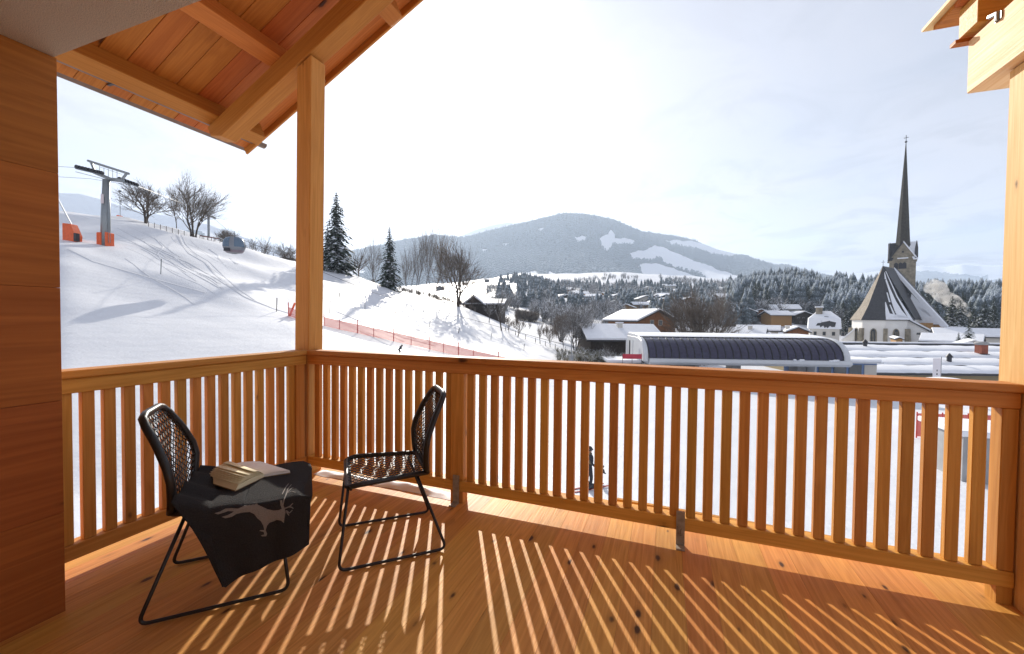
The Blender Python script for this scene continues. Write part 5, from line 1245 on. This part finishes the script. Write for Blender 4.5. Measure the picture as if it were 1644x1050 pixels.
# house wall at the left, ceiling slab, wall behind
hw = empty('house_wall', (0, 0, 0), 0, 'wall of wide horizontal larch panels at the left edge of the balcony', 'wall')
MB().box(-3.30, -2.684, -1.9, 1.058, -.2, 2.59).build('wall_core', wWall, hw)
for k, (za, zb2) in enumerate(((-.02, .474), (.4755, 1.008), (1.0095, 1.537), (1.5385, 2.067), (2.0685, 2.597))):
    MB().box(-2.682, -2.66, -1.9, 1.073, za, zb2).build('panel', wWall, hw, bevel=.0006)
    MB().box(-3.30, -2.6825, 1.060, 1.073, za, zb2).build('panel', wX, hw, bevel=.002)
tag(MB().box(-3.32, 2.6, -1.9, 1.066, 2.60, 2.84).build('ceiling', mStucco, None), kind='structure')
bk = empty('rear_wall', (0, 0, 0), 0, 'unseen house wall behind the viewer, made pale to bounce light, with a glazed door', 'wall')
for k in range(10): MB().box(-2.66, 2.9, -1.93, -1.9, .27*k, .27*k+.266).build('panel', mPlaster, bk)  # panels out of view, pale plaster chosen to bounce light onto the deck
f = MB().box(-.9, 1.3, -1.899, -1.86, .05, 2.2).build('door', wPost, bk); MB().box(-.8, 1.2, -1.859, -1.85, .15, 2.1).build('pane', mPane, f)
up = MB(); up.prism([(-3.3, 2.85), (2.6, 2.85), (2.6, zb(.28)+.2), (.28, zb(.28)+.18), (-3.3, zb(-3.3)+.18)], 1, .70, .9)
up.build('upper_wall', wX, None, label='timber house wall above the ceiling slab', cat='wall')

# batten outside, below the railing
o = MB().hexa([(-.32, 3.14, .035), (1.8, 3.14, -.01), (1.8, 3.17, -.01), (-.32, 3.17, .035), (-.32, 3.14, .068), (1.8, 3.14, .023), (1.8, 3.17, .023), (-.32, 3.17, .068)]).build('outer_batten', wX, None, label='thin wooden batten outside the deck, seen through the right half of the railing', cat='batten')

# ------------------------------------------------------------------ chairs
def smoothpath(P_, n_=6):
    """rounded polyline"""
    out = [Vector(P_[0])]
    for i in range(1, len(P_)-1):
        a, b, c = Vector(P_[i-1]), Vector(P_[i]), Vector(P_[i+1]); r_ = min(.045, (a-b).length*.45, (c-b).length*.45)
        p0, p1 = b+(a-b).normalized()*r_, b+(c-b).normalized()*r_
        for k in range(n_+1): t = k/n_; out.append(p0*(1-t)**2+b*2*t*(1-t)+p1*t*t)
    out.append(Vector(P_[-1])); return out
def back_prof(v):      # v 0..1 from the seat up: (y, z, half width)
    pts = ((0, -.195, .475, .195), (.12, -.188, .53, .21), (.35, -.185, .63, .232), (.5, -.20, .70, .228), (.75, -.245, .81, .20), (.93, -.292, .895, .168), (1, -.31, .925, .14))
    for a, b in zip(pts, pts[1:]):
        if v <= b[0]:
            t = (v-a[0])/(b[0]-a[0]); return tuple(a[i]+(b[i]-a[i])*t for i in (1, 2, 3))
    return pts[-1][1:]
def make_chair(loc, rz, label):
    r_ = empty('chair', loc, rz, label, 'chair')
    for s_ in (-1, 1):
        pts = smoothpath([(s_*.19, -.14, .455), (s_*.255, -.305, .012), (s_*.26, .30, .012), (s_*.235, .25, .455)])
        MB().tube(pts, .0085, 8).build('sled_leg', mBlack, r_, smooth=True)
    MB().tube([(-.235, .235, .447), (.235, .235, .447)], .008, 7).tube([(-.19, -.14, .447), (.19, -.14, .447)], .008, 7).build('cross_bar', mBlack, r_, smooth=True)
    # seat frame
    sw = lambda v: .195+(.262-.195)*v     # v from back to front
    ring = [(-.195, -.20, .472), (.195, -.20, .472), (.255, .20, .475), (.235, .255, .462), (-.235, .255, .462), (-.255, .20, .475)]
    pts = smoothpath([ring[0], ring[1], ring[2], ring[3], ring[4], ring[5], ring[0]], 5)
    MB().tube(pts, .0155, 8).build('seat_frame', mBlack, r_, smooth=True)
    # back frame: up one side, over the top, down the other
    side = [back_prof(v/14) for v in range(15)]
    pts = [(-w, y, z) for y, z, w in side]+[(x*side[-1][2]/3, side[-1][0]-.004, side[-1][1]+.012) for x in (-2, -1, 0, 1, 2)]+[(w, y, z) for y, z, w in side[::-1]]
    rad = [.024-.006*abs(i-len(pts)/2)/(len(pts)/2) for i in range(len(pts))]
    MB().tube(pts, .0185, 8).build('back_frame', mBlack, r_, smooth=True)
    # woven cord: neighbouring cords swing together and apart, leaving lozenge holes
    def weave(surf, nu, nv, amp, r__, nm):
        m = MB()
        for i in range(nu):
            u0 = (i+.5)/nu
            pts = []
            for j in range(nv*2+1):
                v = j/(nv*2); sgn = 1 if (j//1+i) % 2 else -1
                if j % 2 == 0: sgn = sgn
                u = u0+sgn*amp/nu*(1 if (j % 2 == 0) else 1)
                pts.append(surf(min(max(u, 0), 1), v))
            m.tube(pts, r__, 3, caps=False)
        for j in range(1, nv):
            m.tube([surf(u/10, j/nv) for u in range(11)], r__*.62, 3, caps=False)
        m.build(nm, mCord, r_)
    seat = lambda u, v: ((2*u-1)*(sw(v)+.0), -.195+.44*v, .474-.012*math.sin(PI*v)*math.sin(PI*u))
    def back(u, v): y, z, w = back_prof(v*.97+.02); return ((2*u-1)*w, y-.02*math.sin(PI*u)*math.sin(PI*min(v*1.1, 1)), z)
    weave(seat, 22, 12, .46, .0032, 'woven_seat'); weave(back, 20, 14, .46, .0032, 'woven_back')
    return r_
def hd(dx, dy): return math.atan2(-dx, dy)
ch1 = make_chair((-2.187, 1.524, 0), hd(.692, .722), 'black woven chair at the left, draped with the dark blanket')
ch2 = make_chair((-1.625, 2.163, 0), hd(-.73, -.683), 'empty black woven chair near the middle of the deck, facing the blanket chair')

# blanket: lies over the seat of the left chair and hangs down its near side and front
MC = Matrix.Translation((-2.187, 1.524, 0)) @ Matrix.Rotation(hd(.692, .722), 4, 'Z')
# rows: from the far edge of the seat over the near edge to the hem; a profile in (x, z) with y from back to front
def blanket(u, v):
    # u back->front 0..1, v far edge -> hem
    f = .58   # share of v on the seat
    if v < f:
        t = v/f; x = -.30+.578*t; z = .499+.006*math.sin(9*u+5*t)
        y = -.17+.555*u
        if u < .25: z += (.25-u)*.42*(.35+.65*t)*(1-.3*t)+.012*math.sin(22*t)     # bunched up against the backrest
        if u > .93: z -= (u-.93)*1.1*.25
        if t > .9: z -= .008*((t-.9)/.1)**2
        if t < .08: z -= (0.08-t)*.35
        y += .02*math.sin(6*t)*(u > .5)
    else:
        t = (v-f)/(1-f)
        hem = .125+.115*max(0, u-.12)**.9/.88**.9*1.0-.0*u+(.12-u)*2.2*(u < .12)
        y0 = -.175+.565*u; yb = -.02+.40*u                  # the hem draws in at the back
        k = t
        x = .278+.022*min(1, t*3.2)**.55-.004*t+.012*math.sin(7*u+2.2*t)*t+.01*math.sin(17*u)*t
        z = .499+(u < .25)*(.25-u)*.42*.7*(1-t)**2-.008+(hem-.499)*(t**1.05)
        y = y0*(1-k)+yb*k
    return (x, y, z)
m = MB(); NU, NV = 44, 60; m.grid(blanket, NU, NV)
bl = m.build('blanket', mFelt, None, smooth=True, solid=.004, label='charcoal felt blanket with a grey leaping stag, hanging over the left chair', cat='blanket')
bl.matrix_world = MC
# second layer peeping out below the hem, and the front fall
fr_ = MB(); fr_.grid(lambda u, v: (lambda q_: (q_[0]+.012*v*u, q_[1]-.001+.004*v, q_[2]-.15*v))(blanket(.998, .58*u if u < 1 else .60)), 24, 8); fr_.build('front_fall', mFelt, bl, smooth=True, solid=.004)
ul = MB(); ul.grid(lambda u, v: (lambda q_: (q_[0]-.018, q_[1]+.012, q_[2]-.006*(v)))(blanket(.06+.94*u, .60+.395*v)), 30, 16); ul.build('under_layer', mFelt, bl, smooth=True, solid=.003)
# stitched hem
ul = MB(); ul.tube([blanket(.02+.96*i/40, .995) for i in range(41)], .0032, 5); ul.build('hem_seam', mFelt, bl, smooth=True)
# the stag, a flat print laid on the cloth
STAG = [(394,497),(418,490),(440,478),(466,476),(492,478),(516,467),(532,450),(529,436),(538,430),(546,440),(562,446),(574,462),(592,470),(612,480),(640,486),(660,484),(672,478),(666,462),(664,430),(664,392),(668,380),
        (672,392),(672,430),(676,458),(684,476),(688,492),(684,512),(681,538),(670,528),(652,524),(640,530),(622,536),(612,548),(606,566),(612,582),(608,592),(590,592),(586,588),(600,584),(598,574),(580,570),(584,566),(600,566),(596,548),(586,530),(572,518),(558,500),(540,492),(512,494),(486,500),(466,512),(440,518),(424,512),(446,506),(462,498),(476,490),(452,488),(430,496),(410,502)]
ANT = [[(676,470),(682,440),(694,412),(716,392),(734,398)],[(684,436),(698,396),(712,380)],[(682,478),(704,470),(718,456)],[(690,486),(704,496),(716,484)],[(674,420),(688,392),(700,376)],[(700,470),(712,472),(720,478)],[(692,492),(702,506)],[(694,414),(712,408),(728,412)]]
dg = bpy.context.evaluated_depsgraph_get()
bvv, bff_ = [MC @ Vector(v) for v in m.v], m.f
tree = BVHTree.FromPolygons(bvv, bff_)
inv = MC.inverted()
def on_cloth(x, y):
    px_, py_ = 190+x/2.5618, 630+y/2.5618
    d = ray(px_, py_).normalized(); h, nn, i_, dd = tree.ray_cast(EYE, d)
    return None if h is None else (inv @ (h-d*.0034))
from mathutils.geometry import tessellate_polygon
bmm = bmesh.new()
vs = [bmm.verts.new((x, y, 0)) for x, y in STAG]
for t in tessellate_polygon([[Vector((x, y, 0)) for x, y in STAG]]): 
    try: bmm.faces.new([vs[i] for i in t])
    except Exception: pass
for _ in range(4):
    el = [e for e in bmm.edges if e.calc_length() > 9]
    if el: bmesh.ops.subdivide_edges(bmm, edges=el, cuts=1, use_grid_fill=False)
    bmesh.ops.triangulate(bmm, faces=bmm.faces[:])
dead = []
for v in bmm.verts:
    q_ = on_cloth(v.co.x, v.co.y)
    if q_ is None: dead.append(v)
    else: v.co = q_
bmesh.ops.delete(bmm, geom=dead, context='VERTS')
me = bpy.data.meshes.new('stag_print'); bmm.to_mesh(me); sg = link('stag_print', me, mDeer, bl)
m2 = MB()
for A in ANT:
    P_ = []
    for a, b in zip(A, A[1:]):
        for k in range(4): t = k/4; q_ = on_cloth(a[0]*(1-t)+b[0]*t, a[1]*(1-t)+b[1]*t); P_.append(q_) if q_ is not None else None
    q_ = on_cloth(*A[-1]); P_ += [q_] if q_ is not None else []
    if len(P_) > 1: m2.tube(P_, .0034, 4, r2=.0024)
m2.build('antlers', mDeer, sg)

# open book on the blanket
bk_ = empty('open_book', (0, 0, 0), 0, 'open book with cream pages lying on the blanket of the left chair', 'book')
zt = .512
W_ = [on(x, y, 2, zt) for x, y in ((328, 772), (379, 786), (466, 756), (418, 741))]
c0, c1, c2, c3 = W_          # left-near, near-left..., walk round: left, near, right, far
sp0, sp1 = on(424, 765, 2, zt), on(378, 747, 2, zt)     # spine ends near / far
def quad(a, b, c, d, nm, ma, z0, z1, par=bk_, curl=None):
    m = MB()
    m.hexa([Vector((p.x, p.y, z0)) for p in (a, b, c, d)]+[Vector((p.x, p.y, z1)) for p in (a, b, c, d)]); return m.build(nm, ma, par)
L0, L1 = on(378, 787, 2, zt), on(330, 772, 2, zt)       # left page outer corners: near, far
R0, R1 = on(466, 758, 2, zt), on(418, 743, 2, zt)
quad(L0, sp0, sp1, L1, 'cover', mCover, zt-.008, zt-.003); quad(sp0, R0, R1, sp1, 'cover', mCover, zt-.008, zt-.003)
def leafsheet(A0, A1, B0, B1, h0, h1, arch, lift, nm, ma):
    """page sheet from the spine (A) to the fore-edge (B)"""
    def fn(u, v):
        s0, s1 = A0.lerp(A1, v), B0.lerp(B1, v); p_ = s0.lerp(s1, u); return (p_.x, p_.y, zt+h0+(h1-h0)*u+arch*math.sin(PI*min(1, u*1.15))**.8*(1 if u < .87 else (1-u)/.13*.4)+lift*u**2)
    m = MB().grid(fn, 14, 2); return m.build(nm, ma, bk_, smooth=True, solid=.0009)
def pageblock(A0, A1, B0, B1, th0, th1, arch, nm, ma, cut=.05):
    """a thick stack of pages: curved top, sloping fore-edge"""
    m = MB(); NUB = 16
    def top(u, v):
        p_ = A0.lerp(A1, v).lerp(B0.lerp(B1, v).lerp(A0.lerp(A1, v), cut), u); return Vector((p_.x, p_.y, zt+.002+th0+(th1-th0)*u+arch*math.sin(PI*min(1, u*1.2))*(1-u*.35)))
    def bot(u, v):
        p_ = A0.lerp(A1, v).lerp(B0.lerp(B1, v), u); return Vector((p_.x, p_.y, zt-.002))
    m.grid(lambda u, v: top(u, v), NUB, 2)
    for v in (0, 1): m.grid(lambda u, w, v=v: bot(u, v).lerp(top(u, v), w), NUB, 1)
    m.grid(lambda u, w: bot(1, u).lerp(top(1, u), w), 2, 1)
    return m.build(nm, ma, bk_)
pageblock(sp0, sp1, L0, L1, .006, .020, .012, 'page_block', mPage, .10)
for k in range(5):      # the left pages part into a fan
    f = k/4; leafsheet(sp0, sp1, L0.lerp(sp0, .08+.05*k), L1.lerp(sp1, .06+.045*k), .008, .026+.0055*k, .012+.001*k, 0, 'leaf', mPage)
pageblock(sp0, sp1, R0, R1, .006, .007, .006, 'page_block', mPage2, .02)
leafsheet(sp0, sp1, R0.lerp(sp0, .03), R1.lerp(sp1, .03), .009, .0105, .006, 0, 'leaf', mPage2)
for a in range(2):
    leafsheet(sp0, sp1, L0.lerp(sp0, .40+.2*a), L1.lerp(sp1, .30+.25*a), .01, .052+.004*a, .010, .0, 'leaf', mPage)
bpy.context.view_layer.update()
